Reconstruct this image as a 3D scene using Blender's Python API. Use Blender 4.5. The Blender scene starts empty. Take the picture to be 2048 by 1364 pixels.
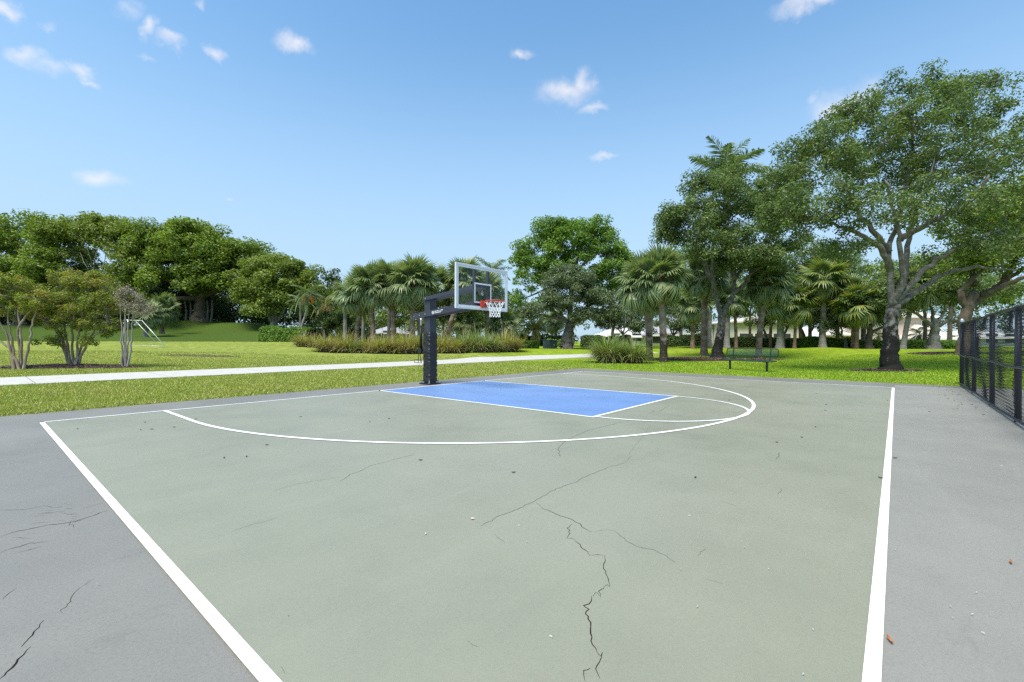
import bpy, math, numpy as np
from mathutils import Vector, Matrix
# ------------------------------------------------------------------ camera, sky, sun, exposure
SC = bpy.context.scene
COL = SC.collection
CAM = np.array([-8.155, -9.498, 1.2])
YAW, PITCH, ROLL, FPX = 0.69958, 0.0002, 0.00278, 914.07
fwd = np.array([math.cos(YAW)*math.cos(PITCH), math.sin(YAW)*math.cos(PITCH), math.sin(PITCH)])
rgt = np.cross(fwd, [0, 0, 1]); rgt /= np.linalg.norm(rgt)
upv = np.cross(rgt, fwd)
cR, sR = math.cos(ROLL), math.sin(ROLL)
RX, UP, FW = cR*rgt+sR*upv, -sR*rgt+cR*upv, fwd
cam = bpy.data.objects.new('camera', bpy.data.cameras.new('camera'))
COL.objects.link(cam)
cam.matrix_world = Matrix(((RX[0], UP[0], -FW[0], CAM[0]), (RX[1], UP[1], -FW[1], CAM[1]),
                           (RX[2], UP[2], -FW[2], CAM[2]), (0, 0, 0, 1)))
cam.data.sensor_width = 36.0
cam.data.lens = 36.0*FPX/2048
cam.data.clip_start, cam.data.clip_end = 0.05, 4000
SC.camera = cam
SC.view_settings.view_transform = 'Standard'
SC.view_settings.look = 'None'
SC.view_settings.gamma = 1
SC.view_settings.exposure = 1.45
SC.view_settings.use_curve_mapping = False
SC.cycles.use_denoising = False
SC.cycles.denoiser = 'OPENIMAGEDENOISE'
SC.cycles.max_bounces = 8
SC.cycles.diffuse_bounces = 4
SC.cycles.transparent_max_bounces = 24
SC.render.film_transparent = False

SUN_DIR = np.array([-0.60, -0.05, 1.25]); SUN_DIR /= np.linalg.norm(SUN_DIR)
sun = bpy.data.objects.new('sun', bpy.data.lights.new('sun', 'SUN'))
sun.data.energy = 2.2
sun.data.angle = math.radians(24)
sun.data.color = (1.0, 0.92, 0.79)
sun.rotation_euler = Vector(SUN_DIR).to_track_quat('Z', 'Y').to_euler()
COL.objects.link(sun)

def W(px, py, d):
    """point at forward distance d metres seen at picture position (2048 wide)"""
    return CAM + d*(FW + RX*((px-1024)/FPX) - UP*((py-682)/FPX))

world = bpy.data.worlds.new('World'); SC.world = world; world.use_nodes = True
def build_world():
    nt = world.node_tree; N = nt.nodes; Lk = nt.links; N.clear()
    out = N.new('ShaderNodeOutputWorld'); bg = N.new('ShaderNodeBackground')
    sky = N.new('ShaderNodeTexSky'); sky.sky_type = 'NISHITA'; sky.sun_disc = False
    sky.sun_elevation = math.asin(SUN_DIR[2]); sky.sun_rotation = math.atan2(SUN_DIR[0], SUN_DIR[1])
    sky.air_density = 1.0; sky.dust_density = 1.3; sky.ozone_density = 2.2; sky.altitude = 0
    bg.inputs['Strength'].default_value = 0.085
    tc = N.new('ShaderNodeTexCoord')
    noi = N.new('ShaderNodeTexNoise'); noi.inputs['Scale'].default_value = 16; noi.inputs['Detail'].default_value = 6
    noi.inputs['Roughness'].default_value = 0.6
    Lk.new(tc.outputs['Generated'], noi.inputs['Vector'])
    sub = N.new('ShaderNodeVectorMath'); sub.operation = 'SUBTRACT'; sub.inputs[1].default_value = (.5, .5, .5)
    Lk.new(noi.outputs['Color'], sub.inputs[0])
    scl = N.new('ShaderNodeVectorMath'); scl.operation = 'SCALE'; scl.inputs['Scale'].default_value = 0.075
    Lk.new(sub.outputs[0], scl.inputs[0])
    add = N.new('ShaderNodeVectorMath'); add.operation = 'ADD'
    Lk.new(tc.outputs['Generated'], add.inputs[0]); Lk.new(scl.outputs[0], add.inputs[1])
    # small cumulus puffs: direction and half sizes
    clouds = [(5, 10, 22, 20, 1), (88, 48, 18, 8, .35), (287, 54, 19, 17, .9), (340, 86, 28, 15, .8), (290, 116, 16, 8, .35),
              (437, 118, 22, 14, .9), (588, 84, 32, 18, 1.), (48, 110, 28, 17, .75), (95, 137, 30, 14, .5), (155, 140, 30, 12, .8),
              (170, 160, 18, 7, .6), (240, 8, 26, 14, .4), (203, 355, 40, 20, .9), (1034, 112, 26, 12, .9),
              (1130, 185, 62, 24, 1.), (1165, 168, 26, 30, .95), (1180, 222, 26, 10, .7), (1210, 316, 28, 8, .7), (1620, 6, 66, 18, 1.),
              (1690, 205, 62, 32, 1.), (1632, 190, 16, 14, .4), (404, 4, 12, 8, .5), (466, 392, 10, 4, .5), (1450, 4, 14, 5, .6)]
    dirs = []
    for (px, py, rx, ry, w) in clouds:
        v = W(px, py, 1.0)-CAM; n = np.linalg.norm(v); dirs.append((v/n, rx/FPX/n, ry/FPX/n, w))
    rng = np.random.default_rng(4)
    for k in range(26):                       # the same kind of sky all the way round
        a = YAW + math.radians(rng.uniform(58, 302)); e = math.radians(rng.uniform(14, 60))
        s = rng.uniform(.015, .06)
        dirs.append((np.array([math.cos(a)*math.cos(e), math.sin(a)*math.cos(e), math.sin(e)]), s, s*rng.uniform(.35, .6), rng.uniform(.5, 1)))
    prev = None
    for v, a, b, w in dirs:
        r = np.cross(v, [0, 0, 1]); r /= np.linalg.norm(r); u = np.cross(r, v)
        M = Matrix((r, v, u)).transposed()     # columns: local axes
        mp = N.new('ShaderNodeMapping'); mp.vector_type = 'TEXTURE'
        mp.inputs['Location'].default_value = tuple(v)
        mp.inputs['Rotation'].default_value = M.to_euler()
        mp.inputs['Scale'].default_value = (a*1.08, 1.0, b*1.22)
        Lk.new(add.outputs[0], mp.inputs['Vector'])
        ln = N.new('ShaderNodeVectorMath'); ln.operation = 'LENGTH'; Lk.new(mp.outputs[0], ln.inputs[0])
        mr = N.new('ShaderNodeMapRange'); mr.interpolation_type = 'SMOOTHSTEP'
        mr.inputs['From Min'].default_value = 1.2; mr.inputs['From Max'].default_value = -0.1
        mr.inputs['To Max'].default_value = w
        Lk.new(ln.outputs['Value'], mr.inputs['Value'])
        if prev is None: prev = mr.outputs[0]
        else:
            mx = N.new('ShaderNodeMath'); mx.operation = 'MAXIMUM'
            Lk.new(prev, mx.inputs[0]); Lk.new(mr.outputs[0], mx.inputs[1]); prev = mx.outputs[0]
    mul = N.new('ShaderNodeMath'); mul.operation = 'MULTIPLY'; mul.inputs[1].default_value = 0.7
    Lk.new(prev, mul.inputs[0])
    tint = N.new('ShaderNodeMix'); tint.data_type = 'RGBA'; tint.blend_type = 'MULTIPLY'
    tint.inputs['Factor'].default_value = 1.0
    tint.inputs['B'].default_value = SKY_TINT
    Lk.new(sky.outputs[0], tint.inputs['A'])
    sep = N.new('ShaderNodeSeparateXYZ'); Lk.new(tc.outputs['Generated'], sep.inputs[0])     # pale haze low in the sky, all the way round
    hz = N.new('ShaderNodeMapRange'); hz.interpolation_type = 'SMOOTHSTEP'; Lk.new(sep.outputs['Z'], hz.inputs['Value'])
    hz.inputs['From Min'].default_value = 0.62; hz.inputs['From Max'].default_value = 0.08; hz.inputs['To Max'].default_value = 0.85
    hm = N.new('ShaderNodeMix'); hm.data_type = 'RGBA'; hm.inputs['B'].default_value = (2.35, 3.15, 4.0, 1)
    Lk.new(hz.outputs[0], hm.inputs['Factor']); Lk.new(tint.outputs['Result'], hm.inputs['A'])
    mix = N.new('ShaderNodeMix'); mix.data_type = 'RGBA'
    Lk.new(mul.outputs[0], mix.inputs['Factor']); Lk.new(hm.outputs['Result'], mix.inputs['A'])
    mix.inputs['B'].default_value = (4.5, 4.3, 4.35, 1)
    Lk.new(mix.outputs['Result'], bg.inputs['Color']); Lk.new(bg.outputs[0], out.inputs[0])
SKY_TINT = (0.80, 1.09, 1.12, 1)
build_world()
world.cycles.sampling_method = 'MANUAL'
world.cycles.sample_map_resolution = 512

# ------------------------------------------------------------------ helpers
def srgb(r, g, b):
    f = lambda c: (c/255/12.92) if c/255 <= .04045 else ((c/255+.055)/1.055)**2.4
    return (f(r), f(g), f(b), 1)
def c4(c): return (c[0], c[1], c[2], 1) if len(c) == 3 else tuple(c)

class MB:
    """collects faces of any size; build() makes one mesh"""
    def __init__(s): s.V = []; s.F = []; s.n = 0
    def add(s, V, F):
        V = np.asarray(V, float).reshape(-1, 3); F = np.asarray(F, int)
        s.V.append(V); s.F.append(F+s.n); s.n += len(V); return s
    def box(s, c, size, axes=None):
        c = np.asarray(c, float); h = np.asarray(size, float)/2
        p = np.array([[x, y, z] for z in (-1, 1) for y in (-1, 1) for x in (-1, 1)])*h
        if axes is not None: p = p@np.asarray(axes, float)
        return s.add(p+c, [[0, 2, 3, 1], [4, 5, 7, 6], [0, 1, 5, 4], [2, 6, 7, 3], [0, 4, 6, 2], [1, 3, 7, 5]])
    def bar(s, a, b, w, h, up=(0, 0, 1)):
        a = np.asarray(a, float); b = np.asarray(b, float); d = b-a; L = np.linalg.norm(d); d /= L
        up = np.asarray(up, float); x = np.cross(d, up); x /= np.linalg.norm(x); u = np.cross(x, d)
        return s.box((a+b)/2, (w, L, h), np.array([x, d, u]))
    def tube(s, pts, rad, sides=6, cap=True):
        P = np.asarray(pts, float); n = len(P); R = np.broadcast_to(np.asarray(rad, float), (n,))
        T = np.gradient(P, axis=0); T /= np.linalg.norm(T, axis=1)[:, None]+1e-12
        ref = np.array([0, 0, 1.]) if abs(T[0][2]) < .8 else np.array([1., 0, 0])
        a = np.linspace(0, 2*np.pi, sides, endpoint=False); V = []
        X = np.cross(T[0], ref); X /= np.linalg.norm(X)
        for i in range(n):
            X = X - T[i]*(X@T[i]); X /= np.linalg.norm(X)+1e-12; Y = np.cross(T[i], X)
            V.append(P[i]+R[i]*(np.cos(a)[:, None]*X+np.sin(a)[:, None]*Y))
        V = np.concatenate(V); i = np.arange(n-1)[:, None]*sides; j = np.arange(sides)[None]; k = (j+1) % sides
        F = np.stack([i+j, i+k, i+sides+k, i+sides+j], -1).reshape(-1, 4)
        s.add(V, F)
        if cap:
            m = s.n
            s.F.append(np.array([np.arange(sides)[::-1]+m-n*sides])); s.F.append(np.array([np.arange(sides)+m-sides]))
        return s
    def lathe(s, prof, sides=16, c=(0, 0, 0)):
        prof = np.asarray(prof, float); a = np.linspace(0, 2*np.pi, sides, endpoint=False); n = len(prof)
        V = np.stack([prof[:, 0][:, None]*np.cos(a), prof[:, 0][:, None]*np.sin(a), np.repeat(prof[:, 1][:, None], sides, 1)], -1).reshape(-1, 3)
        i = np.arange(n-1)[:, None]*sides; j = np.arange(sides)[None]; k = (j+1) % sides
        return s.add(V+np.asarray(c), np.stack([i+j, i+k, i+sides+k, i+sides+j], -1).reshape(-1, 4))
    def mesh(s, name, mat=None, smooth=False):
        me = bpy.data.meshes.new(name)
        V = np.concatenate(s.V).astype(np.float32)
        tot = np.concatenate([np.full(len(f), f.shape[1]) for f in s.F]); lp = np.concatenate([f.ravel() for f in s.F])
        me.vertices.add(len(V)); me.vertices.foreach_set('co', V.ravel())
        me.loops.add(len(lp)); me.loops.foreach_set('vertex_index', lp.astype(np.int32))
        me.polygons.add(len(tot)); st = np.concatenate([[0], np.cumsum(tot)[:-1]])
        me.polygons.foreach_set('loop_start', st.astype(np.int32)); me.polygons.foreach_set('loop_total', tot.astype(np.int32))
        me.update(calc_edges=True)
        me.polygons.foreach_set('use_smooth', np.full(len(tot), smooth))
        if mat: me.materials.append(mat)
        me.update(); return me
    def build(s, name, mat, parent=None, smooth=False, org=None):
        if org is not None: s.V = [v-np.asarray(org) for v in s.V]
        return link(name, s.mesh(name, mat, smooth), parent)

def link(name, data, parent=None, loc=None, rot=None, scale=None):
    o = bpy.data.objects.new(name, data); COL.objects.link(o)
    if parent is not None: o.parent = parent
    if loc is not None: o.location = loc
    if rot is not None: o.rotation_euler = rot
    if scale is not None: o.scale = scale
    return o
def tag(o, label=None, cat=None, group=None, kind=None):
    if label: o['label'] = label
    if cat: o['category'] = cat
    if group: o['group'] = group
    if kind: o['kind'] = kind
    return o
def thing(name, loc, label, cat, group=None):
    e = link(name, None, loc=tuple(loc)); e.empty_display_size = .2
    return tag(e, label, cat, group)

# ------------------------------------------------------------------ materials
class NT:
    def __init__(s, name):
        s.m = bpy.data.materials.new(name); s.m.use_nodes = True; s.t = s.m.node_tree; s.N = s.t.nodes
        s.b = s.N['Principled BSDF']; s.out = s.N['Material Output']
    def n(s, typ, **kw):
        o = s.N.new(typ)
        for k, v in kw.items():
            if k in o.inputs.keys(): o.inputs[k].default_value = v
            else: setattr(o, k, v)
        return o
    def l(s, a, b): s.t.links.new(a, b)
    def coord(s, kind='Object'):
        return s.n('ShaderNodeTexCoord').outputs[kind]
    def noise(s, scale, detail=4, rough=.55, vec=None, stretch=None):
        v = vec if vec is not None else s.coord()
        if stretch is not None:
            mp = s.n('ShaderNodeMapping'); mp.inputs['Scale'].default_value = stretch; s.l(v, mp.inputs[0]); v = mp.outputs[0]
        o = s.n('ShaderNodeTexNoise', Scale=scale, Detail=detail, Roughness=rough); s.l(v, o.inputs['Vector']); return o.outputs['Fac']
    def ramp(s, fac, stops, interp='LINEAR'):
        r = s.n('ShaderNodeValToRGB'); r.color_ramp.interpolation = interp; e = r.color_ramp.elements
        while len(e) < len(stops): e.new(.5)
        for i, (p, c) in enumerate(stops): e[i].position = p; e[i].color = c4(c)
        s.l(fac, r.inputs[0]); return r.outputs[0]
    def mix(s, fac, a, b, blend='MIX'):
        m = s.n('ShaderNodeMix', data_type='RGBA', blend_type=blend)
        for sock, v in (('Factor', fac), ('A', a), ('B', b)):
            if isinstance(v, (int, float)): m.inputs[sock].default_value = v
            elif isinstance(v, tuple): m.inputs[sock].default_value = c4(v)
            else: s.l(v, m.inputs[sock])
        return m.outputs['Result']
    def math(s, op, a, b=None):
        m = s.n('ShaderNodeMath', operation=op)
        for i, v in enumerate((a, b)):
            if v is None: continue
            if isinstance(v, (int, float)): m.inputs[i].default_value = v
            else: s.l(v, m.inputs[i])
        return m.outputs[0]
    def bump(s, h, strength=.3, dist=.02):
        b = s.n('ShaderNodeBump', Strength=strength, Distance=dist); s.l(h, b.inputs['Height']); s.l(b.outputs[0], s.b.inputs['Normal'])
    def col(s, c):
        if isinstance(c, tuple): s.b.inputs['Base Color'].default_value = c4(c)
        else: s.l(c, s.b.inputs['Base Color'])
    def set(s, rough=.6, spec=.4, metal=0):
        s.b.inputs['Roughness'].default_value = rough; s.b.inputs['Specular IOR Level'].default_value = spec
        s.b.inputs['Metallic'].default_value = metal

def plain(name, c, rough=.5, spec=.4, metal=0, var=.12, scale=6):
    t = NT(name); n = t.noise(scale, 5)
    lo = tuple(x*(1-var) for x in c[:3]); hi = tuple(min(1, x*(1+var)) for x in c[:3])
    t.col(t.ramp(n, [(.3, lo), (.7, hi)])); t.set(rough, spec, metal); return t.m

def leafmat(name, dark, mid, light, trans=.3, accent=None, acc=.06, rough=.45, spec=.35, clump=.6):
    t = NT(name)
    dark, mid, light = [tuple(x*1.65 for x in q) for q in (dark, mid, light)]
    rnd = t.n('ShaderNodeNewGeometry').outputs['Random Per Island']
    n = t.noise(clump, 3, .6)
    f = t.math('ADD', t.math('MULTIPLY', rnd, .55), t.math('MULTIPLY', n, .55))
    stops = [(.15, dark), (.5, mid), (.88, light)]
    c = t.ramp(f, stops)
    if accent:
        k = t.math('GREATER_THAN', t.math('ADD', t.math('FRACT', t.math('MULTIPLY', rnd, 7.31)), t.math('MULTIPLY', t.math('SUBTRACT', n, .5), .9)), 1-acc)
        c = t.mix(k, c, accent)
    t.col(c); t.set(rough, spec)
    tr = t.n('ShaderNodeBsdfTranslucent'); t.l(t.mix(1.0, c, (1.25, 1.35, .55), 'MULTIPLY'), tr.inputs['Color'])
    mx = t.n('ShaderNodeMixShader'); mx.inputs[0].default_value = trans
    t.l(t.b.outputs[0], mx.inputs[1]); t.l(tr.outputs[0], mx.inputs[2]); t.l(mx.outputs[0], t.out.inputs[0])
    return t.m

def barkmat(name, a, b, c=None, scale=5, stretch=(1, 1, .25), bump=.6, low=None, lowh=1.5):
    t = NT(name); n = t.noise(scale, 7, .65, stretch=stretch); n2 = t.noise(scale*.35, 4, .6)
    col = t.ramp(n, [(.3, a), (.62, b)])
    if c: col = t.mix(t.ramp(n2, [(.5, (0, 0, 0)), (.62, (1, 1, 1))]), col, c)
    if low:       # algae and damp on the foot of the trunk, with a ragged upper edge
        sx = t.n('ShaderNodeSeparateXYZ'); t.l(t.coord(), sx.inputs[0])
        k = t.math('ADD', sx.outputs['Z'], t.math('MULTIPLY', t.math('SUBTRACT', n2, .5), lowh*2.2))
        col = t.mix(t.ramp(t.math('DIVIDE', k, lowh*1.25), [(.55, (1, 1, 1)), (.85, (0, 0, 0))]), col, t.mix(t.ramp(t.noise(9, 5), [(.62, (0, 0, 0)), (.7, (1, 1, 1))]), low, b))
    t.col(col); t.set(.85, .2); t.bump(n, bump, .04); return t.m

# ------------------------------------------------------------------ terrain
PX0, PX1, PY0, PY1 = -16.0, 9.3, -40.0, 1.25          # the paved slab
def cp(px, py, d): return W(px, py, d)
_cp = [(x, y, 0.) for x in np.arange(-20, 11, 5) for y in (-40, -30, -20, -14, -8, -2, 2)]
_cp += [(x, y, 0.) for x in (-14, -8, -2, 4, 10, 16) for y in (5, 9.5)] + [(x, 13.5, .01) for x in (-12, -6, 0, 6)]
_cp += [(12, -4, 0.), (13, -8, 0.), (13, 0, 0.), (15, -12, 0.02), (16, 2, 0.), (12, -14, .02), (13, -22, .05), (22, 7, .02), (28, 9, .08)]
for a in [(35, 740, 18.3), (147, 734, 19.5), (250, 736, 19.3), (-200, 730, 20), (100, 700, 33), (300, 700, 33), (-150, 700, 33), (480, 702, 33),
          (0, 687, 44), (200, 687, 44), (400, 687, 44), (560, 690, 42), (-300, 687, 44), (0, 676, 50), (340, 668, 52), (290, 674, 48), (400, 641, 62),
          (200, 650, 62), (0, 650, 62), (480, 646, 60), (560, 662, 55), (-300, 650, 62), (620, 668, 52), (585, 684, 46), (592, 694, 40), (700, 706, 36),
          (800, 708, 33), (900, 707, 33), (960, 705, 34), (1040, 698, 42), (1085, 697, 50), (1135, 698, 45), (950, 690, 55), (820, 688, 55), (700, 685, 55), (1200, 695, 50),
          (1185, 725, 25.5), (1300, 722, 27), (1327, 725, 26), (1435, 718, 30), (1517, 718, 31), (1408, 711, 33), (1300, 695, 42), (1400, 692, 44), (1560, 697, 41), (1480, 697, 41),
          (1645, 695, 40), (1720, 698, 38), (1800, 698, 37), (1870, 698, 36), (1930, 708, 27), (1650, 722, 26), (1780, 742, 18.8), (1850, 712, 28),
          (1350, 690, 70), (1550, 690, 70), (1800, 692, 64), (1980, 692, 60), (1150, 690, 75), (900, 688, 80), (700, 680, 80), (300, 655, 90), (0, 655, 90), (2200, 700, 40), (2300, 690, 60)]:
    _cp.append(tuple(W(*a)))
_cp += [(150*math.cos(a), 150*math.sin(a), .8) for a in np.linspace(0, 6.28, 13)[:-1]] + [(500*math.cos(a), 500*math.sin(a), .8) for a in np.linspace(0, 6.28, 13)[:-1]]
_cp = np.array(_cp)
def H(x, y):
    x = np.asarray(x, float); y = np.asarray(y, float); sh = x.shape; x = x.ravel(); y = y.ravel(); out = np.empty(len(x))
    for i in range(0, len(x), 20000):
        d2 = (x[i:i+20000, None]-_cp[:, 0])**2+(y[i:i+20000, None]-_cp[:, 1])**2
        w = 1/(d2+1.0)**1.9; out[i:i+20000] = (w*_cp[:, 2]).sum(1)/w.sum(1)
    # flat next to the slab
    dx = np.maximum(np.maximum(PX0-x, x-PX1), 0); dy = np.maximum(np.maximum(PY0-y, y-PY1), 0)
    k = np.clip((np.hypot(dx, dy)-.2)/5, 0, 1)
    return (out*k).reshape(sh)
def G(px, d):
    p = W(px, 682, d); return np.array([p[0], p[1], float(H(p[0], p[1]))])
PATH0, PATH1 = 8.0, 11.5
def lawn_mat():
    t = NT('lawn_turf'); o = t.coord()
    sx = t.n('ShaderNodeSeparateXYZ'); t.l(o, sx.inputs[0])
    fine = t.noise(26, 6, .7, o); mid = t.noise(2.2, 5, .62, o); big = t.noise(.35, 3, .5, o)
    dry = t.ramp(fine, [(.25, (.105, .140, .022)), (.5, (.245, .290, .052)), (.75, (.38, .40, .10))])
    lush = t.ramp(fine, [(.25, (.10, .17, .007)), (.5, (.23, .33, .010)), (.75, (.34, .43, .022))])
    # the lawn beyond the side line is a greener, watered turf
    k = t.math('ADD', t.math('MULTIPLY', t.math('SUBTRACT', sx.outputs['X'], t.math('MULTIPLY', sx.outputs['Y'], .8)), .07), t.math('MULTIPLY', t.math('SUBTRACT', big, .5), 1.0))
    c = t.mix(t.ramp(k, [(.1, (0, 0, 0)), (.75, (1, 1, 1))]), dry, lush)
    c = t.mix(t.ramp(mid, [(.40, (1, 1, 1)), (.58, (0, 0, 0))]), c, t.mix(.5, c, (.05, .085, .010)))
    c = t.mix(t.ramp(big, [(.50, (0, 0, 0)), (.75, (.7, .7, .7))]), c, t.mix(.4, c, (.26, .25, .08)))
    berm_shaded = t.ramp(fine, [(.25, (.018, .038, .006)), (.5, (.048, .085, .010)), (.75, (.090, .135, .020))])  # lusher mound turf, with the grove's tree shade painted into its darker green
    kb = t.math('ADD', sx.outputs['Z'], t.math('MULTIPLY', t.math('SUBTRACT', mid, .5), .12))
    c = t.mix(t.ramp(kb, [(.0, (0, 0, 0)), (1.0, (1, 1, 1))]) if False else t.math('MULTIPLY', t.math('GREATER_THAN', kb, 1.06), 1.0), c, berm_shaded)
    t.col(c); t.set(.9, .15); t.bump(fine, .9, .05); return t.m
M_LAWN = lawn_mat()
def build_ground():
    def axis(lo, hi, near, edges):
        a = [0.]; s = .7
        while a[-1] < 1500: a.append(a[-1]+s); s *= 1.0 if a[-1] < near else 1.12
        a = np.array(a); c = (lo+hi)/2
        v = np.concatenate([c-a[::-1], c+a[1:]])
        e = np.array(edges); v = v[np.min(np.abs(v[:, None]-e), 1) > .25]
        return np.sort(np.concatenate([v, e]))
    X = axis(-14, 40, 45, [PX0, PX0-.04, PX1, PX1+.04]); Y = axis(-14, 40, 45, [PY0, PY0-.04, PY1, PY1+.04])
    xx, yy = np.meshgrid(X, Y); zz = H(xx, yy)
    rng = np.random.default_rng(0)
    inside = (xx > PX0-.03) & (xx < PX1+.03) & (yy > PY0-.03) & (yy < PY1+.03)
    zz = np.where(inside, -.12, zz+.012)
    pth = (yy > PATH0+.25) & (yy < PATH1-.25) & (xx < 26)
    zz = np.where(pth, zz-.06, zz)
    n, m = len(Y), len(X); V = np.stack([xx, yy, zz], -1).reshape(-1, 3)
    i = np.arange(n-1)[:, None]*m; j = np.arange(m-1)[None]
    F = np.stack([i+j, i+j+1, i+m+j+1, i+m+j], -1).reshape(-1, 4)
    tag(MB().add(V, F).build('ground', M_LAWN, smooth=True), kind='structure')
build_ground()

# ------------------------------------------------------------------ court
def asphalt_mat(name, c, worn, k=1.0):
    t = NT(name); o = t.coord()
    g = t.noise(220, 3, .8, o); m = t.noise(1.1, 6, .62, o); b = t.noise(.25, 4, .6, o); s = t.noise(3.5, 7, .7, o, stretch=(.5, 1.4, 1))
    base = t.ramp(m, [(.28, tuple(x*.92 for x in c)), (.5, c), (.74, tuple(x*1.05 for x in c))])
    base = t.mix(t.ramp(b, [(.45, (0, 0, 0)), (.72, (1, 1, 1))]), base, worn)
    base = t.mix(t.ramp(s, [(.60, (0, 0, 0)), (.75, (.5*k, .5*k, .5*k))]), base, tuple(x*.6 for x in c))
    base = t.mix(t.ramp(g, [(.3, (.26, .26, .26)), (.5, (0, 0, 0))]), base, tuple(x*.35 for x in c))
    base = t.mix(t.ramp(g, [(.62, (0, 0, 0)), (.8, (.3, .3, .3))]), base, tuple(min(1, x*1.7) for x in c))
    st = t.noise(1.7, 6, .7, o, stretch=(.22, 1.6, 1)); base = t.mix(t.ramp(st, [(.56, (0, 0, 0)), (.7, (.22, .22, .22))]), base, tuple(min(1, x*1.3) for x in c))
    sc = t.noise(9, 7, .72, o, stretch=(.35, 1.0, 1)); base = t.mix(t.ramp(sc, [(.66, (0, 0, 0)), (.74, (.30, .30, .30))]), base, tuple(x*.55 for x in c))
    g2 = t.noise(75, 4, .75, o)
    base = t.mix(t.ramp(g2, [(.36, (.32*k, .32*k, .32*k)), (.5, (0, 0, 0))]), base, tuple(x*.5 for x in c))
    base = t.mix(t.ramp(g2, [(.56, (0, 0, 0)), (.72, (.25*k, .25*k, .25*k))]), base, tuple(min(1, x*1.45) for x in c))
    t.col(base); t.set(.5, .6); t.bump(g, .35, .004)
    rr = t.ramp(m, [(.3, (.36, .36, .36)), (.7, (.48, .48, .48))]); t.l(rr, t.b.inputs['Roughness']); return t.m
M_ASPH = asphalt_mat('bare_asphalt', (.197, .188, .168), (.148, .141, .126))
M_APRON = asphalt_mat('grey_court_paint', (.230, .224, .202), (.258, .251, .228), .6)
M_GREEN = asphalt_mat('sage_court_paint', (.222, .228, .172), (.258, .256, .202), .4)
M_BLUE = asphalt_mat('blue_court_paint', (.125, .220, .455), (.155, .25, .47), .15)
def line_mat():
    t = NT('white_line_paint'); o = t.coord(); a = t.noise(5, 6, .7, o); g = t.noise(160, 3, .7, o)
    c = t.ramp(a, [(.3, (.68, .68, .69)), (.6, (.80, .80, .80))]); c = t.mix(t.ramp(g, [(.3, (.25, .25, .25)), (.42, (0, 0, 0))]), c, (.42, .42, .42)); c = t.mix(t.ramp(t.noise(38, 6, .75, o), [(.66, (0, 0, 0)), (.72, (.75, .75, .75))]), c, (.33, .33, .31)); c = t.mix(t.ramp(t.noise(1.6, 4, .6, o), [(.5, (0, 0, 0)), (.8, (.35, .35, .35))]), c, (.55, .54, .50))
    t.col(c); t.set(.55, .4); return t.m
M_LINE = line_mat()
def poly(name, pts, z, mat, parent=None):
    V = [(x, y, z) for x, y in pts]
    return MB().add(V, [list(range(len(V)))]).build(name, mat, parent)
def strip(name, a, b, w, z, mat, parent):
    """painted line from a to b, width w to the left of a->b"""
    a = np.array(a, float); b = np.array(b, float); d = (b-a)/np.linalg.norm(b-a); n = np.array([-d[1], d[0]])*w
    return poly(name, [a, b, b+n, a+n], z, mat, parent)
slab = MB().box(((PX0+PX1)/2, (PY0+PY1)/2, -.1), (PX1-PX0, PY1-PY0, .2)).build('pavement', M_ASPH)
tag(slab, 'grey asphalt slab under and around the basketball court', kind='structure')
CW, CL, KW, KL, R3, HY = 7.5, 9.459, 1.79, 5.86, 6.02, 1.578
apron = poly('court_apron', [(-16, -CL), (-16, -39.9), (8.45, -39.9), (8.45, -CL)], .0025, M_APRON); tag(apron, 'light grey painted strip between court and fence', kind='structure')
court = poly('court_surface', [(-CW, 0), (-CW, -CL), (CW, -CL), (CW, 0)], .004, M_GREEN); tag(court, 'sage green painted half court', kind='structure')
key = poly('key', [(-KW, 0), (-KW, -KL), (KW, -KL), (KW, 0)], .0065, M_BLUE, court)
LW = .052; Z = .0085
strip('boundary_line', (CW, 0), (-CW, 0), LW, Z, M_LINE, court)     # baseline (drawn outside -> back margin)
strip('boundary_line', (-CW, 0), (-CW, -CL), LW, Z, M_LINE, court)
strip('boundary_line', (CW, -CL), (CW, 0), LW, Z, M_LINE, court)
strip('boundary_line', (-CW, -CL), (CW, -CL), LW, Z, M_LINE, court)
strip('key_line', (-KW, -KL), (-KW, 0), LW, Z, M_LINE, court)
strip('key_line', (KW, 0), (KW, -KL), LW, Z, M_LINE, court)
strip('free_throw_line', (KW+LW, -KL), (-KW-LW, -KL), -LW, Z+.001, M_LINE, court)
def arcline(name, cx, cy, r, a0, a1, w, z, ends=None):
    a = np.linspace(a0, a1, 97); o = np.stack([cx+r*np.sin(a), cy-r*np.cos(a)], 1); i = np.stack([cx+(r-w)*np.sin(a), cy-(r-w)*np.cos(a)], 1)
    if ends is not None:
        o = np.concatenate([[(o[0][0], ends)], o, [(o[-1][0], ends)]]); i = np.concatenate([[(i[0][0], ends)], i, [(i[-1][0], ends)]])
    n = len(o); V = np.concatenate([np.c_[o, np.full(n, z)], np.c_[i, np.full(n, z)]])
    k = np.arange(n-1); MB().add(V, np.stack([k, k+1, k+1+n, k+n], 1)).build(name, M_LINE, court)
arcline('three_point_line', 0, -HY, R3+.03, -math.pi/2, math.pi/2, LW*1.15, Z+.002, -.0)
arcline('free_throw_arc', 0, -KL, KW, -math.pi/2, math.pi/2, LW, Z+.003)
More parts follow.
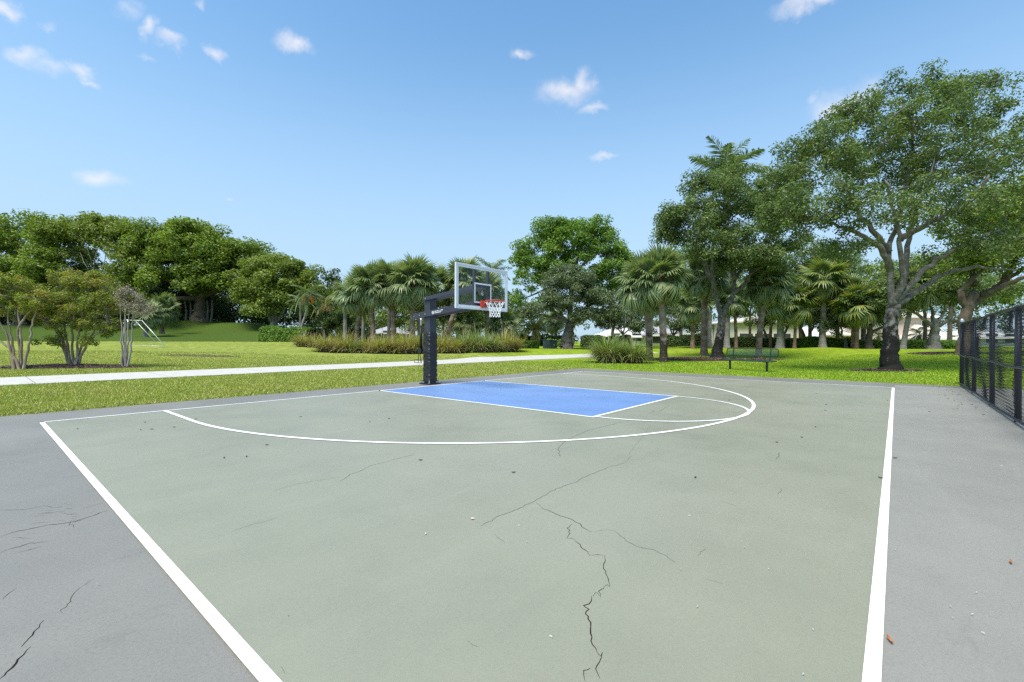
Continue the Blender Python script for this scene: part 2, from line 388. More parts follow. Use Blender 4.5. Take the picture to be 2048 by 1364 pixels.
# ---- cracks
t_ = NT('crack_gap'); t_.col((.012, .011, .010)); t_.set(.9, .1); M_CRACK = t_.m
t_ = NT('hairline_crack'); t_.col((.075, .08, .07)); t_.set(.9, .1); M_HAIR = t_.m
def ground_at(px, py, z=0.):
    d = FW + RX*((px-1024)/FPX) - UP*((py-682)/FPX); return CAM+d*((z-CAM[2])/d[2])
rngc = np.random.default_rng(7)
def crack(pts, w, mat, z=.0052, parent=court):
    P = np.array([ground_at(*p)[:2] for p in pts]); Q = []
    for a, b in zip(P[:-1], P[1:]):
        n = max(2, int(np.linalg.norm(b-a)/.022)); t = np.linspace(0, 1, n, endpoint=False)[:, None]; Q.append(a+(b-a)*t)
    Q = np.concatenate(Q+[P[-1:]]); T = np.gradient(Q, axis=0); T /= np.linalg.norm(T, axis=1)[:, None]; Nn = np.c_[-T[:, 1], T[:, 0]]; n = len(Q)
    walk = np.cumsum(rngc.normal(0, .005, n)); walk -= np.linspace(walk[0], walk[-1], n); walk = np.clip(walk, -.03, .03)
    Q = Q+Nn*(walk+rngc.normal(0, .0028, n))[:, None]; T = np.gradient(Q, axis=0); T /= np.linalg.norm(T, axis=1)[:, None]+1e-9; Nn = np.c_[-T[:, 1], T[:, 0]]
    wd = w*(.38+.24*rngc.random(n))*np.minimum(1, np.minimum(np.arange(n), np.arange(n)[::-1])/4+.25); wd = wd[:, None]
    V = np.concatenate([np.c_[Q+Nn*wd/2, np.full(n, z)], np.c_[Q-Nn*wd/2, np.full(n, z)]]); k = np.arange(n-1)
    MB().add(V, np.stack([k, k+n, k+1+n, k+1], 1)).build('crack', mat, parent)
for pts, w, m in [
    ([(1168, 1364), (1171, 1345), (1180, 1338)], .010, M_CRACK), ([(1198, 1360), (1193, 1340), (1194, 1326), (1205, 1306)], .009, M_CRACK),
    ([(1195, 1307), (1184, 1284), (1180, 1262), (1175, 1240), (1170, 1230), (1173, 1220), (1170, 1214), (1182, 1203), (1185, 1194)], .010, M_CRACK),
    ([(1200, 1196), (1203, 1180), (1208, 1176)], .008, M_CRACK), ([(1220, 1176), (1215, 1150), (1213, 1130), (1211, 1113)], .007, M_CRACK),
    ([(1180, 1113), (1164, 1098), (1149, 1080)], .008, M_CRACK), ([(1182, 1066), (1165, 1055), (1140, 1040), (1115, 1032), (1082, 1016)], .008, M_CRACK),
    ([(1134, 1078), (1137, 1062), (1132, 1057), (1145, 1050)], .008, M_CRACK),
    ([(960, 1054), (990, 1038), (1040, 1020), (1072, 1005), (1100, 985), (1150, 965), (1200, 943), (1250, 925)], .007, M_HAIR),
    ([(1232, 1063), (1250, 1082), (1272, 1094), (1310, 1105), (1350, 1127)], .005, M_HAIR),
    ([(1205, 1306), (1200, 1312), (1195, 1307)], .007, M_CRACK), ([(1185, 1194), (1192, 1186), (1200, 1196)], .007, M_CRACK), ([(1208, 1176), (1214, 1170), (1220, 1176)], .007, M_CRACK), ([(1180, 1113), (1196, 1112), (1211, 1113)], .007, M_CRACK), ([(1149, 1080), (1141, 1078), (1134, 1078)], .007, M_CRACK), ([(1072, 1005), (1078, 1012), (1082, 1016)], .006, M_HAIR), ([(1182, 1066), (1205, 1062), (1232, 1063)], .003, M_HAIR), ([(1250, 925), (1262, 905), (1285, 880), (1300, 850)], .003, M_HAIR),
    ([(990, 1070), (1010, 1088)], .004, M_HAIR), ([(680, 965), (700, 950), (740, 933), (790, 918), (830, 908)], .006, M_HAIR), ([(545, 985), (600, 968), (680, 955)], .004, M_HAIR),
    ([(1120, 915), (1123, 895), (1140, 880), (1180, 862), (1215, 853), (1245, 845)], .010, M_HAIR), ([(1295, 828), (1310, 822)], .012, M_HAIR), ([(1318, 825), (1340, 812)], .008, M_HAIR),
    ([(1558, 905), (1550, 920)], .008, M_HAIR), ([(1395, 1115), (1410, 1098)], .005, M_HAIR), ([(1450, 1005), (1475, 1014)], .005, M_HAIR),
    ([(935, 1283), (955, 1298)], .004, M_HAIR), ([(560, 1335), (570, 1350)], .004, M_HAIR), ([(460, 1066), (500, 1050), (555, 1036)], .003, M_HAIR),
    ([(1410, 1158), (1445, 1170)], .004, M_HAIR), ([(1555, 990), (1565, 978)], .006, M_HAIR)]:
    crack(pts, w, m)
for pts, w, m in [
    ([(0, 1074), (40, 1063), (95, 1050), (150, 1042), (195, 1028), (215, 1021)], .009, M_CRACK), ([(0, 1106), (30, 1096), (62, 1086), (96, 1083)], .008, M_CRACK),
    ([(30, 1107), (60, 1099), (85, 1092)], .006, M_CRACK), ([(148, 1055), (138, 1050), (140, 1044)], .008, M_CRACK), ([(22, 1076), (60, 1077)], .006, M_HAIR),
    ([(0, 1358), (14, 1345), (40, 1318), (62, 1293)], .012, M_CRACK), ([(43, 1294), (70, 1263), (90, 1240)], .009, M_CRACK), ([(122, 1226), (146, 1202), (144, 1190), (158, 1175)], .007, M_HAIR), ([(155, 1178), (175, 1165), (188, 1158)], .004, M_HAIR),
    ([(0, 1020), (50, 1018), (90, 1010), (125, 1015)], .006, M_HAIR), ([(60, 1048), (105, 1043)], .006, M_HAIR), ([(162, 1018), (205, 1006)], .005, M_HAIR), ([(75, 1028), (130, 1022)], .008, M_HAIR), ([(5, 1200), (32, 1176)], .006, M_HAIR)]:
    crack(pts, w, m, .0013, slab)

for k_ in range(16):      # crazed patch beside the long crack
    a_ = rngc.uniform(55, 150); b_ = rngc.uniform(1003, 1046); crack([(a_, b_), (a_+rngc.uniform(8, 26), b_-rngc.uniform(-1, 5))], .007, M_CRACK if k_ % 3 == 0 else M_HAIR, .0013, slab)
# ---- concrete path
t = NT('pale_concrete'); n = t.noise(4, 6, .6); t.col(t.mix(t.ramp(t.noise(90, 3), [(.35, (.15, .15, .15)), (.5, (0, 0, 0))]), t.ramp(n, [(.3, (.37, .36, .34)), (.7, (.47, .455, .43))]), (.35, .34, .32))); t.set(.8, .3); M_CONC = t.m
path = link('path', None); tag(path, kind='structure')
def path_edge(x): 
    b = max(0, x-12)**2*.0085
    return PATH0+.1*math.sin(x*.4)*.3-b, PATH1-.02*x*0-b*.95
x = -34.0; k = 0
while x < 27:
    w = 3.0; xs = np.linspace(x+.012, x+w-.012, 5); mb = MB(); L = []
    for xx in xs:
        y0, y1 = path_edge(xx); L += [(xx, y0, H(xx, y0)+.035), (xx, (y0+y1)/2, H(xx, (y0+y1)/2)+.035), (xx, y1, H(xx, y1)+.035)]
    L = np.array([[float(q) for q in p] for p in L]); n = len(L); low = L-[0, 0, .12]; V = np.concatenate([L, low])
    F = []
    for i in range(4):
        for j in range(2): F.append([i*3+j, i*3+3+j, i*3+4+j, i*3+1+j])
        F += [[i*3, n+i*3, n+i*3+3, i*3+3], [i*3+2, i*3+5, n+i*3+5, n+i*3+2]]
    F += [[0, 1, n+1, n], [1, 2, n+2, n+1], [12, n+12, n+13, 13], [13, n+13, n+14, 14]]
    MB().add(V, F).build('concrete_slab', M_CONC, path); x += w

# ------------------------------------------------------------------ vegetation builders
M_OAK = leafmat('oak_leaf', (.028, .048, .020), (.062, .096, .034), (.130, .172, .055), .36, (.25, .27, .06), .02)
M_OAK2 = leafmat('oak_leaf_grey', (.030, .045, .027), (.064, .090, .046), (.122, .150, .075), .28)
M_FICUS = leafmat('ficus_leaf', (.032, .054, .009), (.084, .126, .016), (.165, .215, .027), .34, clump=.35)
M_FICUS2 = leafmat('ficus_leaf_bright', (.030, .070, .010), (.075, .140, .018), (.15, .22, .035), .32, clump=.35)
M_OLIVE = leafmat('olive_leaf', (.040, .062, .011), (.090, .124, .020), (.165, .20, .034), .34, clump=.35)
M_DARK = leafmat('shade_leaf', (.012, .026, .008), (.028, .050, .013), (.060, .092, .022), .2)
M_HEDGE = leafmat('hedge_leaf', (0.027, 0.063, 0.007), (0.063, 0.122, 0.013), (0.117, 0.189, 0.023), .25)
M_HEDGED = leafmat('dark_hedge_leaf', (.014, .030, .008), (.032, .058, .014), (.065, .105, .022), .2, (.11, .03, .02), .05)
M_MYRTLE = leafmat('crepe_myrtle_leaf', (.046, .070, .012), (.115, .148, .022), (.225, .235, .036), .4, (.33, .15, .05), .05, clump=.9)
M_DEAD = leafmat('dead_leaf', (0.093, 0.081, 0.055), (0.170, 0.149, 0.106), (0.255, 0.230, 0.170), .15, (.13, .14, .05), .2)
M_FAN = leafmat('fan_palm_leaf', (.046, .072, .032), (.092, .132, .056), (.17, .21, .105), .25, (.26, .25, .10), .03, rough=.36)
M_FANY = leafmat('yellowing_palm_leaf', (.046, .074, .024), (.092, .130, .040), (.17, .205, .072), .3, (.33, .26, .05), .035, rough=.4)
M_FEATH = leafmat('feather_palm_leaf', (.028, .050, .016), (.060, .092, .030), (.120, .150, .055), .25, rough=.4)
M_DATE = leafmat('date_palm_leaf', (.055, .070, .020), (.110, .125, .035), (.20, .19, .06), .25, (.36, .20, .04), .1, rough=.4)
M_THATCH = leafmat('dead_palm_leaf', (0.080, 0.056, 0.028), (0.152, 0.112, 0.064), (0.224, 0.176, 0.104), .1)
M_BLADE = leafmat('bunch_grass_blade', (0.081, 0.102, 0.014), (0.170, 0.183, 0.029), (0.289, 0.264, 0.060), .3, (.29, .25, .08), .22, clump=1.2)
M_BLADEG = leafmat('green_grass_blade', (0.047, 0.089, 0.015), (0.098, 0.157, 0.034), (0.187, 0.238, 0.068), .3, (.24, .22, .09), .10, clump=1.2)
M_TAN = leafmat('dry_grass_blade', (.115, .085, .062), (.215, .165, .125), (.34, .28, .22), .2)
M_BARK = barkmat('oak_bark', (.105, .095, .082), (.23, .215, .195), (.31, .30, .285), 6)
M_BARKL = barkmat('oak_bark_stained', (.075, .068, .058), (.175, .162, .145), (.24, .235, .22), 11, low=(.022, .020, .018), lowh=2.3)
M_BARKL2 = barkmat('oak_bark_dark_foot', (.065, .06, .052), (.15, .142, .128), (.20, .195, .18), 11, low=(.022, .022, .018), lowh=2.0)
M_BARKB = barkmat('brown_bark', (.06, .047, .036), (.15, .12, .092), None, 6)
M_BARKG = barkmat('grey_root_bark', (.06, .054, .048), (.20, .185, .17), None, 9, (3, 3, .18), 1.0)
M_STEM = barkmat('crepe_stem', (.18, .13, .095), (.34, .27, .21), (.40, .35, .29), 5, bump=.3)
M_STEMG = barkmat('grey_stem', (.17, .155, .14), (.34, .32, .30), None, 6, bump=.3)
M_PALMB = barkmat('brown_palm_trunk', (.11, .065, .042), (.25, .165, .115), (.30, .27, .24), 5, (1, 1, 1.6), .7)
M_PALMBL = barkmat('stained_palm_trunk', (.15, .10, .075), (.29, .215, .165), (.34, .31, .28), 5, (1, 1, 1.6), .7, low=(.035, .03, .026), lowh=1.7)
M_PALMG = barkmat('grey_palm_trunk', (.13, .122, .112), (.27, .26, .245), (.33, .32, .31), 3, (1, 1, 2.6), .6)
M_BOOT = barkmat('palm_boot', (.07, .035, .02), (.20, .105, .06), None, 8)
M_ORANGE = plain('palm_fruit', (.55, .20, .02), .5, var=.4, scale=12)

def leaf_quads(mb, rng, P, nrm, L, wr=.5, fold=.12):
    n = len(P); t = np.cross(nrm, rng.normal(size=(n, 3))); t /= np.linalg.norm(t, axis=1)[:, None]+1e-9
    b = np.cross(nrm, t); L = L[:, None]
    V = np.stack([P-t*L/2, P+b*L*wr/2+nrm*L*fold, P+t*L/2, P-b*L*wr/2+nrm*L*fold], 1).reshape(-1, 3)
    mb.add(V, np.arange(4*n).reshape(-1, 4))
def rdirs(rng, n):
    v = rng.normal(size=(n, 3)); return v/np.linalg.norm(v, axis=1)[:, None]
def foliage(rng, cen, rad, n, size, flat=.7, wr=.5):
    """n leaves spread through clumps (centres cen, radii rad)"""
    w = rad**2; idx = rng.choice(len(cen), n, p=w/w.sum()); d = rdirs(rng, n)
    r = rad[idx]*rng.random(n)**(1/2.3)
    P = cen[idx]+d*r[:, None]*[1, 1, flat]
    nr = d*.55+[0, 0, .65]+rng.normal(size=(n, 3))*.5; nr /= np.linalg.norm(nr, axis=1)[:, None]
    mb = MB(); leaf_quads(mb, rng, P, nr, size*(.65+.7*rng.random(n)), wr); return mb
def ell(px, py, rx, ry, d, depth=None):
    """crown lobe: centre and half sizes taken at distance d"""
    c = W(px, py, d); return c, np.array([rx/FPX*d, depth if depth else rx/FPX*d*.9, ry/FPX*d])
AX = np.array([RX*[1, 1, 0], FW*[1, 1, 0], [0, 0, 1.]]); AX[0] /= np.linalg.norm(AX[0]); AX[1] /= np.linalg.norm(AX[1])
def clump_points(rng, ells, n, r, shell=.5, bottom=-.55):
    ar = np.array([e[1][0]*e[1][2]+e[1][0]*e[1][1] for e in ells]); idx = rng.choice(len(ells), n, p=ar/ar.sum())
    C = np.empty((n, 3)); 
    for i in range(n):
        c, h = ells[idx[i]]
        while True:
            v = rng.normal(size=3); v /= np.linalg.norm(v)
            if v[2] > bottom: break
        f = 1-shell*rng.random()**1.6
        C[i] = c+((v*h*f)@AX)
    return C, r*(.55+.75*rng.random(n))
def bez(a, c, b, n=6):
    t = np.linspace(0, 1, n)[:, None]; return (1-t)**2*a+2*t*(1-t)*c+t*t*b
def smooth_line(P, n):
    P = np.asarray(P, float); k = np.linspace(0, len(P)-1, n); out = np.empty((n, 3))
    for i, u in enumerate(k):
        j = min(int(u), len(P)-2); t = u-j; p0 = P[max(j-1, 0)]; p1 = P[j]; p2 = P[j+1]; p3 = P[min(j+2, len(P)-1)]
        out[i] = .5*((2*p1)+(-p0+p2)*t+(2*p0-5*p1+4*p2-p3)*t*t+(-p0+3*p1-3*p2+p3)*t**3)
    return out
def tree(name, label, cat, px, d, trunk, ells, leaf_m, bark_m, nclump, rclump, nleaf, lsize, tr=.3, limbs=None, lr=.12, group=None,
         seed=1, flat=.7, wr=.5, shell=.5, twig=.035, flare=1.6, sides=10, bottom=-.55, twigshow=1.0, wob=.03):
    """trunk: [(px, py), ...] picture points up the trunk at distance d; limbs: [[(px, py, depth offset), ...], ...]"""
    rng = np.random.default_rng(seed); base = G(px, d); e = thing(name, base, label, cat, group)
    P = [base-[0, 0, .25], base+[0, 0, .05]]+[W(q[0], q[1], d+(q[2] if len(q) > 2 else 0)) for q in trunk]
    S = smooth_line(P, 4*len(P)+6); k = np.linspace(0, 1, len(S)); S[3:, :2] += rng.normal(0, wob*tr/.3, (len(S)-3, 2))
    hgt = S[:, 2]-base[2]; R = tr*(1-.38*k)*(1+(flare-1)*np.exp(-np.maximum(hgt, 0)/(tr*1.3)))
    MB().tube(S, R, sides).build('trunk', bark_m, e, True, base)
    top = S[-1]; nodes = [S[len(S)*2//3:]]
    ells = [ell(*x) for x in ells]
    if limbs is None:
        limbs_w = []
        for c, h in ells:
            q = c-[0, 0, h[2]*.15]; mid = top*.5+q*.5+np.array([0, 0, .25*abs(q[2]-top[2])+.1])+rng.normal(0, .25, 3)
            limbs_w.append(bez(S[-2], mid, q, 9))
    else:
        limbs_w = [smooth_line([W(q[0], q[1], d+q[2]) for q in l], 4*len(l)) for l in limbs]
    for l in limbs_w:
        n = len(l); l = l.copy(); l[1:] += rng.normal(0, .03, (n-1, 3)); rr = lr*np.linspace(1, .28, n)
        MB().tube(l, rr, 7).build('limb', bark_m, e, True, base); nodes.append(l[n//4:])
    nodes = np.concatenate(nodes)
    C, rad = clump_points(rng, ells, nclump, rclump, shell, bottom)
    mb = MB()
    ND = np.empty((len(nodes)+5*len(C), 3)); ND[:len(nodes)] = nodes; nn = len(nodes)
    order = np.argsort([np.linalg.norm(nodes-c, axis=1).min() for c in C])
    for i in order:                                  # each spray grows from the nearest wood already there
        c = C[i]; q = ND[:nn]; dd = np.linalg.norm(q-c, axis=1)+np.maximum(0, q[:, 2]-c[2])*.8; a = q[dd.argmin()]; L_ = np.linalg.norm(c-a)
        m = (a+c)/2+rng.normal(0, .14, 3)*L_*.6+[0, 0, .06*L_]
        br = bez(a, m, c, 5); mb.tube(br, twig*min(1, .35+L_*.35)*np.linspace(1, .35, 5), 4, False)
        ND[nn:nn+3] = br[2:]; nn += 3
    if mb.n: mb.build('branches', bark_m, e, True, base)['kind'] = 'stuff'
    cr = foliage(rng, C, rad, nleaf, lsize, flat, wr).build('crown', leaf_m, e, org=base); cr['kind'] = 'stuff'
    return e

# ---- palm fronds, shared meshes
def fan_frond(seed, R=1.0, pet=.75, droop=.5, nseg=28, mat=None):
    """costapalmate leaf along +x, upper side +z; petiole then a folded fan"""
    rng = np.random.default_rng(seed); mb = MB()
    s = np.linspace(0, 1, 5); ax = np.c_[s*pet, 0*s, .10*np.sin(s*2)*pet]
    mb.tube(ax, np.linspace(.022, .012, 5), 4, False)
    hub = ax[-1]
    for i in range(nseg):
        u = (i/(nseg-1))*2-1; a = u*math.radians(132); L = R*(1-.28*abs(u)**1.5)*rng.uniform(.88, 1.06)
        dirv = np.array([math.cos(a), math.sin(a), 0]); side = np.array([-math.sin(a), math.cos(a), 0])
        t = np.array([.03, .35, .68, 1.0]); f = .30*abs(u)*t*L
        z = .16*math.cos(a)*t*L - droop*(t**2.3)*L*(.55+.5*rng.random()) - f*.35
        fold = np.array([0, 0, 1.])
        w = np.array([.012, .058, .034, .003])*R*1.05
        c = hub+dirv*(t*L*(1-.22*t*droop))[:, None]+fold*z[:, None]
        zz = np.array([.0, .012, .010, 0])*R*(1 if i % 2 else -1)
        V = np.concatenate([c+side*w[:, None], c-side*w[:, None]+fold*zz[:, None]])
        mb.add(V, [[0, 1, 5, 4], [1, 2, 6, 5], [2, 3, 7, 6]])
    return mb.mesh('fan_frond', mat)
def feather_frond(seed, L=2.2, n=26, leaf=.42, droop=.6, mat=None, plume=.5, wid=.028):
    rng = np.random.default_rng(seed); mb = MB()
    s = np.linspace(0, 1, 12); ax = np.c_[L*(s-.12*droop*s**2), 0*s, L*(.30*s-droop*.72*s**2)]
    mb.tube(ax, np.linspace(.03, .006, 12), 4, False)
    for i in range(n):
        u = .16+.84*i/(n-1); p = np.array([np.interp(u, s, ax[:, k]) for k in range(3)])
        q = np.array([np.interp(min(u+.03, 1), s, ax[:, k]) for k in range(3)]); q2 = np.array([np.interp(max(u-.03, 0), s, ax[:, k]) for k in range(3)])
        tg = q-q2; tg /= np.linalg.norm(tg)
        l = leaf*math.sin(math.pi*min(1, (.18+.80*u)))**.6*rng.uniform(.85, 1.1)+.04
        for sd in (-1, 1):
            dv = tg*.62+np.array([0, sd, 0])*.9+np.array([0, 0, rng.uniform(-plume, plume*.8)]); dv /= np.linalg.norm(dv)
            wv = np.cross(dv, [0, 0, 1.]); wv /= np.linalg.norm(wv)+1e-9; wv = wv*wid
            m = p+dv*l*.55; e = p+dv*l+np.array([0, 0, -.30*l]); 
            mb.add([p+wv*.4, p-wv*.4, m-wv, m+wv, e], [[0, 1, 2, 3]]); mb.F.append(np.array([[3, 2, 4]])+mb.n-5)
    return mb.mesh('feather_frond', mat)
FAN = {k: [fan_frond(i+10*j, 1.0, .8, (.25, .55, .95)[i % 3], 30, m) for i in range(6)] for j, (k, m) in enumerate((('g', M_FAN), ('y', M_FANY), ('d', M_THATCH)))}
FEA = {'r': [feather_frond(i, 3.0, 44, .75, (.55, .8, 1.0)[i % 3], M_FEATH, .75, .034) for i in range(3)],
       'a': [feather_frond(20+i, 1.9, 28, .46, (.9, 1.2, 1.4)[i % 3], M_FEATH, .3) for i in range(3)],
       'd': [feather_frond(30+i, 2.4, 32, .36, (.7, 1.0, 1.25)[i % 3], M_DATE, .35) for i in range(3)]}
def palm(label, px, d, trunk, r, kind='fan', fr='g', n=28, scale=1.0, bark=None, boots=0., dead=4, seed=0, group=None, name=None, spread=(1.35, -.95), bulge=0., fruit=False, org_py=None):
    """trunk: picture points from just above the foot to the crown"""
    rng = np.random.default_rng(seed+100); base = G(px, d)
    nm = name or {'fan': 'fan_palm', 'feather': 'feather_palm'}[kind]
    e = thing(nm, base, label, 'palm tree', group)
    P = [base-[0, 0, .2], base+[0, 0, .02]]+[W(q[0], q[1], d) for q in trunk]
    S = smooth_line(P, 34); hg = S[:, 2]-base[2]; k = np.linspace(0, 1, len(S))
    R = r*(1-.12*k)*(1+.45*np.exp(-np.maximum(hg, 0)/.35))*(1+bulge*np.exp(-((k-.35)/.25)**2)); R = R*(1+.035*(-1.)**np.arange(len(S)))
    MB().tube(S, R, 10).build('trunk', bark or M_PALMB, e, True, base)
    top = S[-1]; tdir = S[-1]-S[-5]; tdir /= np.linalg.norm(tdir)
    if boots > 0:
        mb = MB(); nb = int(26*boots)+14
        for i in range(nb):
            a = i*2.4; u = i/nb; h = -boots*(1-u); c = top+tdir*h; ro = r*(1.0+.75*math.sin(math.pi*min(1, u*.75+.2)))
            dv = np.array([math.cos(a), math.sin(a), 0]); p0 = c+dv*r*.8; p1 = c+dv*ro*1.0+[0, 0, .14]; p2 = c+dv*ro*1.30+[0, 0, .30]
            mb.tube([p0, p1, p2], [.055, .05, .03], 4)
        mb.build('leaf_boots', M_BOOT, e, False, base)
    if fruit:
        mb = MB()
        for i in range(6):
            a = i*1.05+.3; p = top-tdir*.1
            for j in range(16):
                q = p+np.array([math.cos(a), math.sin(a), 0])*(.25+.45*rng.random())+[0, 0, -.75*rng.random()]
                mb.tube([p*.6+q*.4, q], [.012, .035], 4)
        mb.build('fruit_cluster', M_ORANGE, e, False, base)
    ms = FAN[fr] if kind == 'fan' else FEA[fr]
    for i in range(n+dead):
        isd = i >= n; u = (i+.5)/n if not isd else 1.0
        el = spread[0]+(spread[1]-spread[0])*u**.85+rng.normal(0, .10)
        if isd: el = spread[1]-rng.uniform(.15, .4)
        a = i*2.39996+rng.normal(0, .15); s = scale*rng.uniform(.88, 1.1)*(1 if not isd else .85)
        me = (FAN['d'] if (isd and kind == 'fan') else ms)[(0 if u < .35 else 1 if u < .7 else 2)+(3 if kind == 'fan' and i % 2 else 0)]
        if kind != 'fan': el = el*.75+.12
        o = link('frond', me, e, tuple(top-base+tdir*(.12*(1-u))), None, (s, s, s))
        o.rotation_mode = 'QUATERNION'
        o.rotation_quaternion = Matrix.Rotation(a, 3, 'Z').to_quaternion() @ Matrix.Rotation(-el, 3, 'Y').to_quaternion() @ Matrix.Rotation(rng.normal(0, .25), 3, 'X').to_quaternion()
    return e

def hedge(label, pts, d0, d1, w, h, mat, n, lsize, seed=0, name='hedge', cat='hedge', group=None, rnd=.18):
    """clipped hedge between two picture columns; pts (px0, px1)"""
    rng = np.random.default_rng(seed+50); a = G(pts[0], d0); b = G(pts[1], d1); mid = (a+b)/2; mid[2] = float(H(mid[0], mid[1]))
    e = thing(name, mid, label, cat, group); dv = (b-a)[:2]; L = np.linalg.norm(dv); dv = dv/L; nv = np.array([-dv[1], dv[0]])
    s = rng.random(n)*L; face = rng.random(n); u = rng.uniform(-1, 1, n); z = rng.random(n)
    f_top = face < .4; off = np.where(f_top, u, np.sign(u))*w/2; zz = np.where(f_top, 1.0, z)*h
    off = off*(1-rnd*(zz/h)**3)+rng.normal(0, .05, n); zz = zz+rng.normal(0, .045, n)-np.where(f_top, rnd*h*np.abs(u)**4*.5, 0)
    zz = zz*(1+.07*np.sin(s*1.7+seed)+.05*np.sin(s*4.1))
    x = a[0]+dv[0]*s+nv[0]*off; y = a[1]+dv[1]*s+nv[1]*off; P = np.c_[x, y, H(x, y)+np.maximum(zz, .02)]
    nr = np.where(f_top[:, None], [0, 0, 1.], np.c_[nv[0]*np.sign(u), nv[1]*np.sign(u), .3+0*u])+rng.normal(0, .55, (n, 3)); nr /= np.linalg.norm(nr, axis=1)[:, None]
    mb = MB(); leaf_quads(mb, rng, P, nr, lsize*(.7+.6*rng.random(n)), .6); o = mb.build('foliage', mat, e, org=mid); o['kind'] = 'stuff'
    nb = max(2, int(L/1.5)); ss = np.linspace(.02*L, .98*L, nb+1); mb = MB()
    V = []; 
    for q in ss:
        for oo in (-1, 1):
            x, y = a[0]+dv[0]*q+nv[0]*oo*w*.36, a[1]+dv[1]*q+nv[1]*oo*w*.36; z0 = float(H(x, y)); V += [(x, y, z0-.1), (x, y, z0+h*.84)]
    F = []
    for i in range(nb): k = 4*i; F += [[k, k+4, k+5, k+1], [k+2, k+3, k+7, k+6], [k+1, k+5, k+7, k+3]]
    F += [[0, 1, 3, 2], [4*nb, 4*nb+2, 4*nb+3, 4*nb+1]]
    mb.add(V, F).build('twig_core', M_TWIG, e, org=mid); return e
M_TWIG = plain('hedge_twigs', (.022, .024, .012), .9, .1, var=.4, scale=9)

def blades(rng, base, n, R, L0, wid, th, kap):
    """arching blades: th range of lean at the foot, kap range of bend along the blade"""
    a = rng.random(n)*2*np.pi; r0 = R*np.sqrt(rng.random(n)); out = np.c_[np.cos(a), np.sin(a)]
    L = L0*(.6+.55*rng.random(n)); t0 = rng.uniform(*th, n); kp = rng.uniform(*kap, n); b = a+rng.normal(0, .5, n)
    p = np.c_[base[:2]+np.c_[np.cos(b), np.sin(b)]*r0[:, None], np.full(n, base[2])]; side = np.c_[-out[:, 1], out[:, 0], 0*a]; V = []
    for i in range(5):
        w = wid*(.9, 1.05, 1.0, .7, .06)[i]*(.7+.6*rng.random(n) if i == 0 else 1)
        w = np.broadcast_to(w, (n,))[:, None]; V += [p+side*w, p-side*w]
        th_ = t0+kp*(i+.5)/4; p = p+np.c_[out*np.sin(th_)[:, None], np.cos(th_)]*(L/4)[:, None]; p[:, 2] = np.maximum(p[:, 2], base[2]+.03)
    V = np.stack(V, 1).reshape(-1, 3); q = np.arange(n)[:, None]*10
    F = (q[:, :, None]+np.array([[0, 1, 3, 2], [2, 3, 5, 4], [4, 5, 7, 6], [6, 7, 9, 8]])[None]).reshape(-1, 4)
    return MB().add(V, F)
def bunch_grass(label, px, d, R, h, n=420, mat=None, seed=0, group=None, dry=.5, wid=.014):
    rng = np.random.default_rng(seed+900); base = G(px, d); e = thing('ornamental_grass', base, label, 'grass clump', group)
    blades(rng, base, n, R*.30, h*1.25, wid, (.02, .65), (.4, 2.2)).build('green_blades', mat or M_BLADE, e, org=base)['kind'] = 'stuff'
    blades(rng, base, int(n*dry*1.5), R*.42, h*.95, wid, (.3, .95), (.5, 1.35)).build('dry_blades', M_TAN, e, org=base)['kind'] = 'stuff'
    blades(rng, base, 26, R*.2, h*1.5, wid*.5, (.0, .35), (.05, .5)).build('seed_stalks', M_TAN, e, org=base)['kind'] = 'stuff'
    return e
# ------------------------------------------------------------------ big trees on the right
tree('oak_tree', 'big spreading oak with blackened trunk foot beside the far end of the fence', 'tree', 1780, 18.8,
     [(1779, 700), (1781, 655), (1786, 610)],
     [(1810, 280, 120, 95, 18.8, 2.6), (1900, 235, 95, 60, 19.5, 2.2), (1760, 215, 70, 48, 19, 1.5), (1650, 330, 95, 75, 18.2, 2.2), (1940, 330, 110, 90, 18.2, 2.6), (1620, 420, 70, 60, 17.6, 1.8),
      (1700, 430, 90, 55, 17, 1.7), (1860, 420, 120, 60, 17.2, 2.0), (2010, 430, 90, 90, 18.5, 2.4), (1570, 370, 42, 40, 18.5, 1.2), (2060, 300, 60, 70, 19, 2.0), (1995, 232, 50, 26, 19.5, 1.3), (1850, 170, 28, 26, 19.3, .9), (1930, 180, 45, 26, 20, 1.1), (1780, 178, 26, 24, 19, .9), (1690, 235, 45, 32, 19, 1.2), (1590, 310, 40, 30, 18.8, 1.1), (1560, 440, 40, 45, 18.4, 1.3), (1780, 350, 120, 80, 21, 2.0), (1960, 500, 90, 50, 18, 1.8), (1690, 500, 60, 28, 18.5, 1.2)],
     M_OAK, M_BARKL, 800, .44, 84000, .115, tr=.345, lr=.14, seed=11, twig=.034, flare=1.35, sides=14, shell=.65,
     limbs=[[(1786, 612, 0), (1782, 560, 0), (1779, 500, .1), (1800, 430, .4), (1820, 330, .6), (1830, 240, .6)],
            [(1781, 540, 0), (1765, 502, -.2), (1730, 475, -.4), (1690, 455, -.6), (1640, 440, -.8)], [(1779, 505, .1), (1750, 468, .2), (1720, 425, .3), (1690, 370, .3)],
            [(1788, 605, 0), (1812, 540, .2), (1818, 470, .5), (1850, 380, .6), (1880, 290, .8)], [(1790, 600, 0), (1806, 560, -.3), (1800, 500, -.4), (1792, 440, -.6), (1770, 360, -.8)],
            [(1790, 608, 0), (1830, 560, -.3), (1880, 515, -.6), (1950, 480, -.8), (2020, 455, -.9)], [(1794, 612, 0), (1840, 578, .2), (1900, 545, .5), (1960, 535, .8), (2030, 540, 1.)],
            [(1800, 480, -.3), (1850, 450, -.6), (1920, 410, -.8), (1980, 350, -.6)]])
